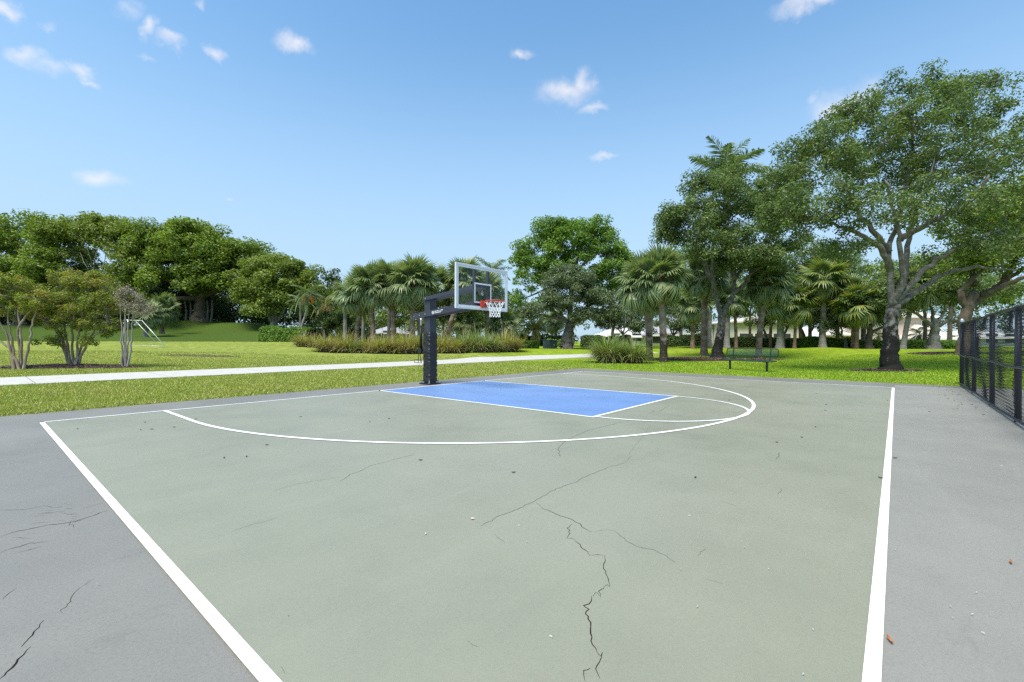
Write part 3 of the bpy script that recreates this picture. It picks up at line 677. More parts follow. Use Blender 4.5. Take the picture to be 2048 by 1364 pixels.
tree('oak_tree', 'forked oak with dark trunk standing in the mulch bed behind the bench', 'tree', 1435, 30,
     [(1437, 690), (1441, 655), (1446, 625)],
     [(1440, 400, 70, 55, 30, 2.6), (1385, 450, 68, 45, 29.5, 2.4), (1500, 430, 75, 60, 30, 2.6), (1440, 500, 95, 45, 29, 2.4), (1350, 480, 40, 38, 30, 1.6), (1545, 480, 50, 45, 30, 2.0), (1455, 355, 40, 26, 30.5, 1.5), (1540, 400, 45, 45, 30.5, 2.0), (1345, 440, 30, 26, 30, 1.4), (1500, 520, 60, 35, 29, 2), (1400, 370, 35, 22, 30.5, 1.4), (1562, 430, 40, 50, 30, 1.8), (1575, 370, 30, 34, 30.5, 1.5)],
     M_OAK, M_BARKL2, 380, .62, 54000, .17, tr=.34, lr=.17, seed=12, twig=.04, shell=.65,
     limbs=[[(1443, 640, 0), (1430, 590, -.2), (1424, 560, -.3), (1410, 555, -.4), (1388, 562, -.6)], [(1432, 595, 0), (1425, 540, .2), (1430, 480, .4), (1440, 400, .5)],
            [(1447, 630, 0), (1466, 585, .2), (1472, 555, .4), (1500, 525, .6), (1530, 500, .6)], [(1466, 585, .2), (1490, 570, 0), (1505, 545, -.3), (1540, 520, -.6)], [(1470, 560, .3), (1462, 520, .3), (1480, 440, .3)],
            [(1424, 560, -.3), (1400, 510, -.5), (1370, 465, -.7)]])
tree('oak_tree', 'brown limbed leaning tree behind the chain link fence', 'tree', 1928, 26,
     [(1930, 660), (1936, 615), (1950, 585)],
     [(1990, 450, 90, 60, 26, 2.6), (2070, 420, 90, 80, 26, 2.8), (1930, 520, 50, 34, 26, 1.8), (2040, 520, 90, 40, 25, 2.4), (2110, 480, 70, 60, 25, 2.4), (2140, 400, 90, 80, 27, 2.6)],
     M_FICUS, M_BARKB, 170, .7, 26000, .19, tr=.36, lr=.2, seed=13, twig=.05, shell=.7, flare=1.3,
     limbs=[[(1938, 615, 0), (1975, 590, 0), (2010, 560, .2), (2060, 530, .3), (2120, 490, .3)], [(1936, 625, 0), (1922, 590, 0), (1930, 575, 0), (1955, 550, -.2), (2000, 510, -.4)],
            [(1960, 590, 0), (2000, 575, -.4), (2050, 555, -.8), (2100, 550, -1)], [(1948, 570, 0), (1945, 550, .3), (1960, 500, .6)], [(2010, 560, .2), (2030, 520, .4), (2050, 450, .6)]])
tree('background_tree', 'leafy tree between the two big oaks, its crown hidden behind them', 'tree', 1900, 46, [(1900, 640), (1905, 600)],
     [(1900, 560, 60, 40, 46, 3), (1960, 580, 60, 40, 46, 3), (1830, 560, 45, 40, 46, 3)], M_OAK, M_BARKB, 110, .9, 13000, .26, tr=.25, lr=.14, seed=14)
tree('spreading_oak', 'low spreading oak on the lawn crest in front of the pink house', 'tree', 1868, 36, [(1868, 670), (1869, 648)],
     [(1870, 575, 75, 38, 36, 3), (1925, 600, 45, 26, 36, 2.2), (1815, 590, 45, 28, 36, 2.2), (1880, 545, 50, 25, 36, 2.)], M_OAK, M_BARK, 120, .65, 15000, .2, tr=.40, lr=.16, seed=15, shell=.6, bottom=-.2,
     limbs=[[(1868, 655, 0), (1845, 635, -.3), (1815, 620, -.5), (1790, 622, -.6)], [(1868, 650, 0), (1865, 620, .2), (1855, 590, .4)], [(1870, 652, 0), (1885, 630, 0), (1900, 600, .2)], [(1870, 655, 0), (1900, 640, -.4), (1930, 650, -.6)]])
tree('small_oak', 'crooked small oak just left of the big trunk by the fence', 'tree', 1737, 38, [(1738, 675), (1740, 650)],
     [(1740, 600, 45, 36, 38, 2.2), (1775, 620, 30, 22, 38, 1.5), (1712, 610, 30, 26, 38, 1.5)], M_OAK, M_BARKB, 75, .6, 8500, .2, tr=.30, lr=.14, seed=16,
     limbs=[[(1739, 655, 0), (1728, 635, 0), (1722, 610, .2)], [(1741, 660, 0), (1750, 630, 0), (1755, 600, 0)], [(1741, 665, 0), (1765, 655, -.2), (1790, 645, -.4)]])
tree('small_oak', 'small grey leaved oak arching over the hedge behind the palms', 'tree', 1692, 40, [(1690, 680), (1682, 672)],
     [(1670, 645, 30, 24, 40, 1.6), (1690, 625, 26, 18, 40, 1.4), (1655, 660, 16, 12, 40, 1.)], M_OAK2, M_BARK, 45, .5, 5000, .18, tr=.13, lr=.08, seed=17)
tree('small_oak', 'small dark oak above the clipped hedge behind the two nearest palms', 'tree', 1344, 46, [(1344, 680), (1346, 670)],
     [(1345, 640, 42, 26, 46, 2.2), (1325, 620, 32, 24, 46, 2.), (1370, 655, 30, 14, 46, 1.6), (1385, 635, 25, 20, 46, 1.5)], M_OAK2, M_BARKB, 80, .55, 8500, .2, tr=.15, lr=.08, seed=18)
tree('small_oak', 'small grey oak behind the tall grass clump', 'tree', 1247, 48, [(1246, 680), (1245, 668)],
     [(1240, 645, 45, 26, 48, 2.4), (1275, 655, 32, 18, 48, 1.8), (1215, 640, 30, 24, 48, 1.8), (1265, 620, 40, 26, 49, 2)], M_OAK2, M_BARK, 80, .6, 8500, .22, tr=.17, lr=.09, seed=19)
tree('broadleaf_tree', 'bright green round tree behind the grass clump palms', 'tree', 1225, 58, [(1226, 660), (1228, 630)],
     [(1225, 590, 50, 55, 58, 3.5), (1255, 560, 40, 50, 58, 3), (1300, 620, 40, 40, 60, 3), (1375, 600, 45, 45, 58, 3)], M_FICUS2, M_BARKB, 150, .9, 17000, .28, tr=.25, lr=.16, seed=20)
tree('background_tree', 'dense tree filling the gap behind the forked oak', 'tree', 1500, 58, [(1500, 660), (1500, 630)],
     [(1500, 600, 60, 40, 58, 3), (1560, 590, 60, 40, 58, 3), (1430, 610, 50, 35, 58, 3), (1460, 550, 60, 40, 58, 3)], M_OAK, M_BARKB, 150, .9, 15000, .28, tr=.2, lr=.14, seed=21)
tree('background_tree', 'dense tree behind the fan palms right of the bench', 'tree', 1640, 60, [(1640, 660), (1640, 635)],
     [(1640, 600, 60, 38, 60, 3), (1575, 530, 50, 50, 58, 3), (1720, 545, 70, 40, 60, 3), (1700, 590, 60, 40, 60, 3), (1600, 610, 40, 30, 60, 3), (1780, 590, 50, 40, 60, 3), (1650, 550, 80, 35, 60, 3)], M_OAK, M_BARKB, 230, .9, 22000, .28, tr=.2, lr=.14, seed=22)
for i, (px, d, py) in enumerate(((1605, 47, 640), (1622, 50, 645), (1530, 50, 640), (1570, 49, 638))):
    tree('crooked_tree', ['thin crooked tree in front of the white wall, left of the ringed palm', 'forked thin tree right beside the ringed grey palm', 'bare limbed tree in front of the cream house', 'arching bare tree at the right end of the cream house'][i], 'tree', px, d,
         [(px+(3, -4, 2, -3)[i], 672), (px+(-4, 5, -5, 6)[i], 655)], [(px-14, py, 24, 14, d, 1.5), (px+16, py-6, 24, 14, d, 1.5), (px, py-18, 22, 12, d, 1.5)], M_OAK, M_BARKB, 30, .5, 3000, .2, tr=.17, lr=.10, seed=30+i)
tree('background_tree', 'airy tree filling the sky between the two big oaks', 'tree', 1602, 46, [(1600, 640), (1596, 600)],
     [(1590, 520, 58, 50, 46, 3), (1660, 535, 50, 40, 46, 2.6), (1560, 560, 45, 35, 46, 2.4), (1620, 575, 50, 26, 45, 2.4)], M_OAK, M_BARKB, 170, .8, 17000, .22, tr=.22, lr=.12, seed=23)
tree('background_tree', 'airy tree behind the two nearest palms', 'tree', 1362, 52, [(1362, 640), (1364, 600)],
     [(1370, 540, 50, 45, 52, 3), (1330, 570, 45, 40, 52, 2.6), (1410, 570, 45, 36, 52, 2.6), (1290, 590, 36, 36, 54, 2.4)], M_FICUS2, M_BARKB, 160, .85, 16000, .25, tr=.22, lr=.12, seed=24)
tree('background_tree', 'airy tree behind the fork of the big oak by the fence', 'tree', 1850, 50, [(1850, 640), (1848, 610)],
     [(1840, 560, 60, 45, 50, 3), (1770, 560, 50, 45, 50, 2.6), (1910, 540, 50, 40, 50, 2.6), (1980, 590, 50, 40, 50, 2.6)], M_FICUS, M_BARKB, 180, .85, 17000, .25, tr=.22, lr=.12, seed=25)
# ------------------------------------------------------------------ centre
tree('broadleaf_tree', 'tall bright green broadleaf tree rising above the grey oak right of the hoop', 'tree', 1140, 58, [(1140, 640), (1142, 600), (1145, 560)],
     [(1145, 480, 65, 42, 58, 3.6), (1085, 500, 55, 42, 58, 3.4), (1200, 500, 50, 40, 58, 3.4), (1140, 540, 75, 45, 57, 3.5), (1065, 540, 40, 40, 58, 3), (1225, 545, 40, 45, 58, 3), (1110, 455, 40, 22, 58, 2.4), (1180, 455, 40, 24, 58, 2.4), (1050, 590, 35, 40, 57, 2.5)],
     M_FICUS2, M_BARK, 300, .95, 42000, .30, tr=.45, lr=.25, seed=40, twig=.07, shell=.6)
tree('grey_oak', 'grey green oak with thick fluted trunk right of the hoop', 'tree', 1135, 45, [(1134, 680), (1138, 660), (1142, 645)],
     [(1140, 590, 60, 36, 45, 3), (1090, 610, 45, 28, 45, 2.6), (1195, 600, 45, 30, 45, 2.6), (1140, 560, 55, 28, 45, 2.6), (1225, 625, 25, 18, 45, 1.8), (1065, 625, 28, 20, 45, 1.8), (1170, 630, 35, 14, 44, 1.8)],
     M_OAK2, M_BARKG, 230, .65, 30000, .21, tr=.62, lr=.24, seed=41, twig=.05, shell=.65, flare=1.25, sides=16, wob=.05)
tree('background_tree', 'dense tree mass behind the cluster of fan palms', 'tree', 790, 64, [(790, 660), (790, 630)],
     [(760, 630, 60, 45, 64, 3.5), (830, 640, 45, 40, 64, 3), (700, 640, 45, 35, 64, 3), (880, 645, 40, 30, 64, 3)], M_OLIVE, M_BARKB, 150, .9, 15000, .3, tr=.25, lr=.15, seed=42)
tree('background_tree', 'shadowy trees seen under the net', 'tree', 985, 62, [(985, 665), (985, 645)],
     [(985, 640, 50, 32, 62, 3), (930, 650, 40, 28, 62, 3), (1040, 650, 40, 30, 62, 3), (1010, 600, 35, 25, 62, 2.5)], M_OAK, M_BARKB, 130, .9, 13000, .28, tr=.22, lr=.13, seed=43)
# ------------------------------------------------------------------ the fig grove on the mound, left
tree('fig_tree', 'leftmost dense fig tree at the edge of the picture', 'tree', 40, 62, [(42, 620), (46, 590)],
     [(40, 480, 80, 50, 62, 4), (120, 510, 55, 45, 60, 3.5), (-40, 500, 80, 60, 62, 4), (60, 540, 90, 30, 58, 3), (100, 460, 50, 24, 62, 3), (-110, 480, 80, 60, 62, 4), (0, 560, 70, 30, 60, 3)],
     M_FICUS, M_BARKB, 360, 1.15, 44000, .36, tr=.6, lr=.3, seed=50, shell=.5)
tree('fig_tree', 'olive crowned tree with bare pale branches in the left grove', 'tree', 192, 60, [(190, 600), (188, 560)],
     [(190, 465, 65, 30, 60, 3.5), (240, 480, 45, 34, 60, 3), (140, 470, 45, 28, 60, 3), (265, 530, 40, 50, 58, 3), (200, 445, 40, 14, 60, 2), (270, 480, 40, 36, 60, 3), (150, 540, 40, 40, 60, 3), (240, 575, 45, 30, 58, 3), (120, 580, 45, 30, 60, 3)],
     M_OLIVE, M_BARK, 320, 1.05, 38000, .34, tr=.3, lr=.07, seed=51, shell=.5,
     limbs=[[(188, 565, 0), (182, 520, -2.5), (172, 490, -3), (160, 470, -3)], [(188, 560, 0), (190, 520, -3), (196, 490, -3), (200, 470, -3)], [(190, 570, 0), (205, 540, -3), (212, 505, -3), (215, 480, -3)], [(188, 575, 0), (176, 540, -3), (160, 505, -3)], [(192, 580, 0), (216, 555, -3), (220, 530, -3)]])
tree('fig_tree', 'large domed fig tree with hanging roots in the left grove', 'tree', 398, 60, [(399, 620), (400, 595)],
     [(390, 500, 85, 48, 60, 4.5), (330, 500, 55, 45, 59, 3.5), (455, 520, 60, 45, 60, 4), (340, 560, 55, 35, 57, 3), (430, 570, 55, 30, 59, 3), (380, 462, 60, 18, 60, 3), (300, 480, 36, 34, 60, 3), (500, 560, 40, 40, 60, 3), (400, 540, 90, 40, 64, 3), (310, 600, 30, 18, 56, 2), (490, 515, 48, 34, 60, 3), (520, 545, 40, 36, 60, 3), (290, 540, 40, 40, 59, 3)],
     M_FICUS, M_BARKB, 500, 1.1, 60000, .36, tr=.75, lr=.38, seed=52, shell=.55, twig=.07, sides=14)
tree('fig_tree', 'yellow green fig tree sloping down at the right end of the grove', 'tree', 547, 55, [(548, 640), (550, 620)],
     [(545, 590, 60, 42, 55, 3.5), (510, 560, 45, 36, 56, 3.2), (580, 560, 35, 36, 56, 3), (560, 530, 45, 22, 57, 3), (600, 600, 28, 28, 56, 2.4), (530, 620, 35, 16, 54, 2.2), (610, 580, 32, 30, 56, 2.4), (500, 600, 35, 30, 56, 2.4), (636, 592, 28, 26, 57, 2.2), (595, 552, 40, 26, 57, 2.6)],
     M_OLIVE, M_BARK, 250, .95, 30000, .32, tr=.45, lr=.2, seed=53, shell=.55,
     limbs=[[(547, 650, 0), (535, 630, -.5), (528, 610, -1)], [(549, 650, 0), (562, 632, -.5), (572, 615, -1)], [(548, 640, 0), (550, 600, 0), (548, 560, 0)]])
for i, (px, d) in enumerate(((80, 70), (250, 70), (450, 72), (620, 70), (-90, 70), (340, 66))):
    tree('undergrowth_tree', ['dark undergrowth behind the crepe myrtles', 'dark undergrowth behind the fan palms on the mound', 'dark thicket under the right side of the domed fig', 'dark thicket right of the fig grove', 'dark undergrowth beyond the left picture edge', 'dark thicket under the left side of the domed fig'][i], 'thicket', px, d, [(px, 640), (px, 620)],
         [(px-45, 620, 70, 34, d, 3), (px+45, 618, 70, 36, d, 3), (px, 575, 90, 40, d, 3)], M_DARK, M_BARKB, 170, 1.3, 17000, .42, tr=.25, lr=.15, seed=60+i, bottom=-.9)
for i, px in enumerate((372, 380, 388, 407, 414, 421)):
    P = W(px, 640, 60); g = G(px, 60); tp = W(px+(i % 3-1)*3, 600, 60)
    o = MB().tube(smooth_line([g-[0, 0, .2], (g+tp)/2+[.1, 0, 0], tp], 8), np.linspace(.16, .08, 8), 6).build('hanging_root', M_BARKG, smooth=True)
    tag(o, 'hanging aerial root reaching the ground around the domed fig trunk', 'tree root', 'aerial roots of the domed fig')
# far belt of woods that closes the view
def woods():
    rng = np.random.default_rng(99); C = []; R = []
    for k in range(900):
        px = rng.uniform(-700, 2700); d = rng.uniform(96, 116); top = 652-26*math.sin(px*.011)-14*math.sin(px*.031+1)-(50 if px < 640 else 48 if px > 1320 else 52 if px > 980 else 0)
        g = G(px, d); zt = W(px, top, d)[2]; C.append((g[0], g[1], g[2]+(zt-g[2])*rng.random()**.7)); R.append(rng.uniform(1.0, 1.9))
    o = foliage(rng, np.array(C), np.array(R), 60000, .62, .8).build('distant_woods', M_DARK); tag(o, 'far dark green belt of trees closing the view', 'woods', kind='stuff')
woods()
# ------------------------------------------------------------------ crepe myrtles
def myrtle(label, px, d, stems, ells, leaf, bark, ncl, rcl, nl, ls, seed, r=.055):
    rng = np.random.default_rng(seed); base = G(px, d); e = thing('crepe_myrtle', base, label, 'shrub', 'crepe myrtles in the mulch bed by the path'); nodes = []
    for st in stems:
        P = [G(st[0][0], d+st[0][1])-[0, 0, .08]]+[W(q[0], q[1], d+(q[2] if len(q) > 2 else 0)) for q in st[1:]]
        l = smooth_line(P, 16); l[2:] += rng.normal(0, .018, (14, 3)); MB().tube(l, r*np.linspace(1.1, .32, 16), 6).build('stem', bark, e, True, base); nodes.append(l[5:])
    nodes = np.concatenate(nodes); C, rad = clump_points(rng, [ell(*q) for q in ells], ncl, rcl, .75, -.8); mb = MB()
    for c in C:
        a = nodes[(np.linalg.norm(nodes-c, axis=1)+np.maximum(0, nodes[:, 2]-c[2])).argmin()]
        mb.tube(bez(a, (a+c)/2+[0, 0, .1], c, 5), .014*np.linspace(1, .4, 5), 4, False)
        for k in range(3): mb.tube([c, c+rdirs(rng, 1)[0]*rad[0]*1.3*np.array([1, 1, .8])], [.007, .003], 3, False)
    mb.build('twigs', bark, e, False, base)
    foliage(rng, C, rad, nl, ls, .8).build('crown', leaf, e, org=base)['kind'] = 'stuff'
def gpy(px, d): return G(px, d)
myrtle('leftmost crepe myrtle with open forked stems, cut off by the picture edge', 35, 18.3,
       [[(28, 0), (22, 700), (10, 665), (-15, 620)], [(30, 0), (26, 690), (18, 650), (20, 600)], [(40, .1), (42, 690), (40, 650), (34, 590)], [(40, 0), (25, 705), (5, 685), (-25, 670)], [(46, 0), (58, 690), (64, 650), (75, 600)], [(44, .2), (38, 660), (62, 620), (90, 590)]],
       [(30, 600, 62, 34, 18.3, 1.1), (-20, 600, 55, 45, 18.3, 1.1), (70, 610, 36, 26, 18.3, .8), (20, 572, 46, 24, 18.4, .8)], M_MYRTLE, M_STEM, 130, .22, 12000, .085, 70)
myrtle('broad vase shaped crepe myrtle in the middle of the mulch bed', 148, 19.4,
       [[(140, 0), (128, 700), (112, 665), (95, 620)], [(142, 0), (136, 690), (128, 640), (125, 590)], [(147, 0), (145, 690), (146, 640), (150, 580)], [(150, 0), (156, 690), (162, 640), (175, 585)], [(153, 0), (170, 695), (190, 660), (215, 620)], [(151, .2), (166, 680), (180, 640), (200, 600)], [(144, .2), (128, 685), (108, 650), (90, 640)], [(149, -.2), (160, 700), (180, 680), (205, 660)]],
       [(165, 600, 80, 38, 19.4, 1.3), (110, 615, 48, 34, 19.4, 1.0), (215, 620, 42, 30, 19.4, .9), (160, 645, 70, 34, 19.4, 1.1), (165, 566, 60, 22, 19.5, .9), (110, 682, 30, 12, 19.2, .5), (195, 680, 32, 12, 19.2, .5), (230, 650, 26, 24, 19.4, .6), (258, 598, 22, 14, 19.4, .5), (84, 590, 18, 14, 19.4, .5), (140, 550, 26, 9, 19.4, .5), (195, 550, 22, 10, 19.4, .5), (75, 640, 16, 14, 19.4, .5)], M_MYRTLE, M_STEM, 240, .23, 25000, .085, 71)
myrtle('half dead crepe myrtle with upright silvery stems at the end of the bed', 250, 19.2,
       [[(246, 0), (244, 700), (243, 660), (240, 610)], [(250, 0), (252, 700), (251, 650), (254, 600)], [(252, .1), (256, 690), (256, 650), (262, 600)], [(254, 0), (263, 690), (264, 650), (272, 590)], [(249, .1), (247, 680), (250, 640), (248, 600)]],
       [(265, 605, 34, 20, 19.2, .6), (285, 620, 22, 16, 19.2, .5), (255, 590, 24, 16, 19.2, .5)], M_DEAD, M_STEMG, 90, .22, 4200, .06, 72, .04)
# ------------------------------------------------------------------ fan palms: left, middle
GA = 'fan palms behind the bunch grass'; GB = 'palms beyond the right lawn'; GC = 'palms on the mound'
palm('short fan palm with pale foot standing on the mound', 324, 52, [(324, 650), (326, 622)], .22, n=34, scale=1.25, dead=3, seed=1, group=GC)
palm('fan palm behind the half dead crepe myrtle, its white trunk showing', 291, 48, [(293, 650), (297, 632)], .20, n=30, scale=1.05, bark=M_PALMG, boots=.5, seed=2, group=GC)
palm('fan palm whose round crown shows above the middle crepe myrtle', 216, 55, [(216, 640), (217, 600)], .2, n=34, scale=1.15, seed=3, group=GC)
palm('slender leaning white trunked palm with orange fruit by the round hedge', 600, 46, [(603, 655), (612, 625), (617, 590)], .12, 'feather', 'a', n=13, scale=1.1, bark=M_PALMG, dead=0, seed=4, fruit=True)
palm('date palm with orange stalks behind the leaning white palm', 650, 52, [(650, 640), (652, 610)], .2, 'feather', 'd', n=20, scale=.95, dead=0, seed=5, fruit=True)
palm('palm with thin pale foot just left of the leaning white palm', 601, 50, [(601, 640), (601, 605)], .12, 'feather', 'a', n=12, scale=.9, bark=M_PALMG, dead=0, seed=6)
palm('small fan palm at the left end of the palm cluster', 690, 46, [(690, 640), (690, 590)], .19, n=26, scale=1.1, bark=M_PALMG, seed=7, group=GA)
palm('leaning dark trunked fan palm, leftmost brown trunk of the cluster', 712, 40, [(714, 660), (718, 630), (717, 590)], .21, n=30, scale=1.3, boots=.5, seed=8, group=GA)
palm('straight pale grey trunk right of the leaning dark palm', 726, 43, [(727, 650), (729, 610), (730, 570)], .17, n=24, scale=1.25, bark=M_PALMG, seed=9, group=GA)
palm('fan palm with slightly bent brown trunk, second of the cluster', 747, 39, [(746, 660), (743, 625), (744, 575)], .23, n=32, scale=1.35, seed=10, group=GA)
palm('pale grey trunk close left of the third brown palm', 777, 43, [(778, 650), (778, 610), (778, 560)], .17, n=24, scale=1.2, bark=M_PALMG, seed=11, group=GA)
palm('fan palm with brown trunk beside a pale one, third of the cluster', 785, 39, [(787, 660), (785, 625), (784, 570)], .23, n=32, scale=1.35, seed=12, group=GA)
palm('tall fan palm just left of the hoop pole with the fullest crown', 825, 37, [(825, 660), (825, 620), (827, 568)], .23, n=40, scale=1.5, boots=.5, seed=13, group=GA)
palm('fan palm with thick brown leaf boots hard against the hoop pole', 839, 40, [(839, 660), (839, 620), (840, 590)], .21, n=28, scale=1.2, boots=.9, seed=14, group=GA)
palm('fan palm behind the hoop pole and its upper arm', 868, 42, [(868, 660), (870, 620), (875, 575)], .22, n=32, scale=1.35, seed=15, group=GA)
palm('thin white palm trunk right of the hoop pole', 887, 44, [(887, 650), (887, 620)], .12, n=16, scale=.9, bark=M_PALMG, seed=16, group=GA)
palm('strongly leaning brown palm seen under the lower arm', 893, 41, [(900, 650), (914, 612), (930, 565)], .22, n=34, scale=1.45, boots=.6, seed=17, group=GA)
palm('pale grey trunk below the left edge of the backboard', 915, 44, [(915, 650), (916, 615), (917, 585)], .15, n=22, scale=1.1, bark=M_PALMG, seed=18, group=GA)
palm('brown fan palm behind the backboard target square', 974, 44, [(974, 650), (973, 615), (972, 585)], .24, n=34, scale=1.4, seed=19, group=GA)
palm('low fan palm with hanging fronds below the backboard', 938, 42, [(938, 660), (938, 645)], .2, n=30, scale=1.2, boots=.4, seed=20, group=GA, fr='y')
palm('low dark fan palm right of the net', 1005, 45, [(1005, 670), (1005, 650)], .2, n=30, scale=1.3, seed=21, group=GA)
palm('tall feather palm rising above the backboard', 987, 60, [(987, 640), (987, 590), (986, 545)], .28, 'feather', 'r', n=16, scale=.95, bark=M_PALMG, dead=0, seed=22)
palm('small golden date palm near the lamp post', 1070, 60, [(1070, 680), (1070, 660)], .33, 'feather', 'd', n=30, scale=.95, dead=0, seed=23)
palm('distant grey palm trunk left of the fluted oak trunk', 1112, 66, [(1112, 670), (1112, 640)], .2, n=20, scale=1.2, bark=M_PALMG, seed=24)
palm('distant palm behind the fluted oak, slim grey trunk', 1104, 70, [(1104, 670), (1104, 645)], .18, n=20, scale=1.2, bark=M_PALMG, seed=25)
# ------------------------------------------------------------------ palms, right
palm('fan palm rising directly behind the tall grass clump', 1300, 27, [(1298, 690), (1296, 640), (1291, 600), (1286, 572)], .19, n=40, scale=1.15, bark=M_PALMBL, boots=.4, dead=5, seed=30, group=GB)
palm('fan palm with blackened foot and bulging boots, nearest to the court', 1327, 26, [(1327, 690), (1325, 640), (1323, 600), (1319, 558)], .21, n=36, scale=1.15, bark=M_PALMBL, boots=.7, dead=3, seed=31, group=GB)
palm('slim pale trunk close behind the palm at the grass clump', 1301, 40, [(1302, 660), (1303, 600)], .17, n=24, scale=1.1, bark=M_PALMG, seed=32, group=GB)
palm('straight rusty trunked fan palm left of the forked oak', 1408, 33, [(1408, 680), (1409, 620), (1409, 550)], .24, n=36, scale=1.25, boots=.6, seed=33, group=GB)
palm('white ringed palm trunk between rusty palm and forked oak', 1419, 42, [(1419, 660), (1420, 600), (1421, 560)], .21, n=26, scale=1.3, bark=M_PALMG, seed=34, group=GB)
palm('royal palm whose feather crown tops the forked oak', 1453, 42, [(1454, 660), (1455, 600), (1454, 500), (1452, 400), (1450, 355)], .27, 'feather', 'r', n=20, scale=1.3, bark=M_PALMG, dead=0, seed=35, name='royal_palm', spread=(1.5, -.35))
palm('thin fan palm with flared foot left behind the bench', 1472, 42, [(1472, 670), (1470, 630), (1467, 600)], .15, n=24, scale=1.2, bark=M_PALMB, seed=36, group=GB)
palm('brown fan palm directly behind the bench backrest', 1517, 31, [(1518, 690), (1522, 640), (1527, 600), (1532, 568)], .20, n=36, scale=1.2, boots=.6, seed=37, group=GB)
palm('thin reddish palm trunk right of the bench palm', 1541, 43, [(1541, 670), (1543, 630), (1543, 595)], .14, n=22, scale=1.1, seed=38, group=GB, fr='y')
palm('fat ringed palm with bulging grey foot behind the bench end', 1560, 41, [(1561, 670), (1561, 630), (1561, 595)], .28, n=34, scale=1.55, bark=M_PALMG, seed=39, group=GB, bulge=.15)
palm('slim fan palm with yellowing fronds right of the fat ringed palm', 1589, 40, [(1590, 670), (1591, 640), (1592, 610)], .13, n=26, scale=1.25, seed=40, group=GB, fr='y')
palm('tall grey ringed palm trunk in the hedge, left of the big oak', 1645, 40, [(1645, 670), (1647, 620), (1648, 560)], .27, n=26, scale=1.4, bark=M_PALMG, seed=41, group=GB, fr='y')
palm('slim fan palm with a yellow frond left of the big oak trunk', 1713, 38, [(1714, 670), (1715, 640), (1715, 612)], .15, n=28, scale=1.3, bark=M_PALMB, seed=42, group=GB, fr='y')
palm('brown palm trunk touching the slim yellow fronded palm', 1706, 39, [(1706, 670), (1707, 630), (1708, 590)], .15, n=24, scale=1.2, seed=43, group=GB)
palm('leaning pale palm right of the big oak trunk', 1806, 36, [(1812, 660), (1819, 625), (1826, 580)], .19, n=28, scale=1.3, bark=M_PALMG, seed=44, group=GB)
palm('white palm trunk half behind the crooked small oak', 1727, 41, [(1727, 670), (1728, 630), (1728, 600)], .2, n=20, scale=1.1, bark=M_PALMG, seed=45, group=GB)
palm('small feathery palm in front of the pink house', 1838, 52, [(1838, 690), (1840, 672)], .14, 'feather', 'a', n=16, scale=.9, bark=M_PALMB, dead=0, seed=46)
palm('tiny bright palm left of the big oak, near the pink wall', 1757, 54, [(1757, 685), (1757, 674)], .13, 'feather', 'a', n=14, scale=.8, bark=M_PALMB, dead=0, seed=47)
palm('shaggy fan palm at the left of the slim yellow one', 1675, 44, [(1675, 660), (1675, 620)], .18, n=30, scale=1.35, seed=48, group=GB)
palm('fan palm behind the fork of the big oak', 1770, 42, [(1770, 660), (1770, 612)], .18, n=28, scale=1.3, seed=49, group=GB)
palm('fan palm between bench palm and ringed palm, crown only showing', 1620, 46, [(1620, 660), (1620, 612)], .18, n=28, scale=1.35, seed=50, group=GB)
palm('fan palm half hidden by the rusty trunked palm', 1385, 40, [(1386, 660), (1388, 610)], .18, n=26, scale=1.25, seed=51, group=GB)
# ------------------------------------------------------------------ hedges, bushes, bunch grass
hedge('bright clipped hedge at the foot of the fig grove', (533, 626), 47, 46, 2.4, 1.35, M_HEDGE, 9000, .16, 1)
hedge('dark clipped hedge behind the two nearest palms', (1330, 1412), 44, 44, 1.4, 1.0, M_HEDGED, 8000, .15, 2)
hedge('dark low hedge continuing behind the bench', (1440, 1560), 46, 46, 1.4, .95, M_HEDGED, 8000, .15, 3)
hedge('light green hedge between ringed palms and big oak', (1575, 1700), 43, 42, 1.6, .85, M_HEDGE, 9000, .16, 4)
hedge('low green hedge right of the big oak trunk', (1700, 1915), 41, 40, 1.2, .62, M_HEDGE, 9000, .16, 5)
hedge('dark hedge right of the fluted oak trunk', (1165, 1260), 52, 50, 2.0, 1.2, M_HEDGED, 7000, .2, 6)
hedge('small bright clipped hedge left of the utility box', (1040, 1078), 48, 48, 1.2, .75, M_HEDGE, 3000, .16, 7)
hedge('hedge behind the palm cluster left of the hoop', (730, 900), 50, 50, 2.0, 1.0, M_HEDGED, 9000, .2, 8)
hedge('pale shrubs behind the utility box', (1095, 1128), 56, 56, 1.6, .9, M_HEDGE, 2500, .2, 9, 'shrub', 'shrub')
hedge('hedge closing the view beyond the lamp post', (1000, 1130), 64, 64, 2.0, 1.4, M_HEDGED, 5000, .25, 10)
tree('round_bush', 'dark rounded bush between hedge and palm cluster', 'bush', 668, 48, [(668, 676)],
     [(668, 650, 46, 26, 48, 2.2), (635, 660, 25, 18, 48, 1.5), (700, 662, 28, 20, 48, 1.6)], M_HEDGED, M_BARKB, 110, .5, 14000, .18, tr=.12, lr=.06, seed=80, bottom=-.9)
pos = [(604, 40, .9, 1.15), (628, 38.5, .95, 1.2), (650, 37.2, .8, 1.2), (668, 36.5, .75, 1.25), (690, 36, .95, 1.4), (715, 35.2, .75, 1.2), (738, 34.5, .85, 1.25), (762, 34, .85, 1.3), (785, 33.4, .95, 1.5),
       (812, 33.2, .9, 1.4), (836, 33, .9, 1.45), (884, 33, .95, 1.35), (905, 33.6, 1.0, 1.4), (932, 34, .9, 1.5), (957, 34.4, 1.0, 1.55), (982, 35, .95, 1.5), (1006, 36.5, .95, 1.5), (1026, 38.5, .85, 1.35)]
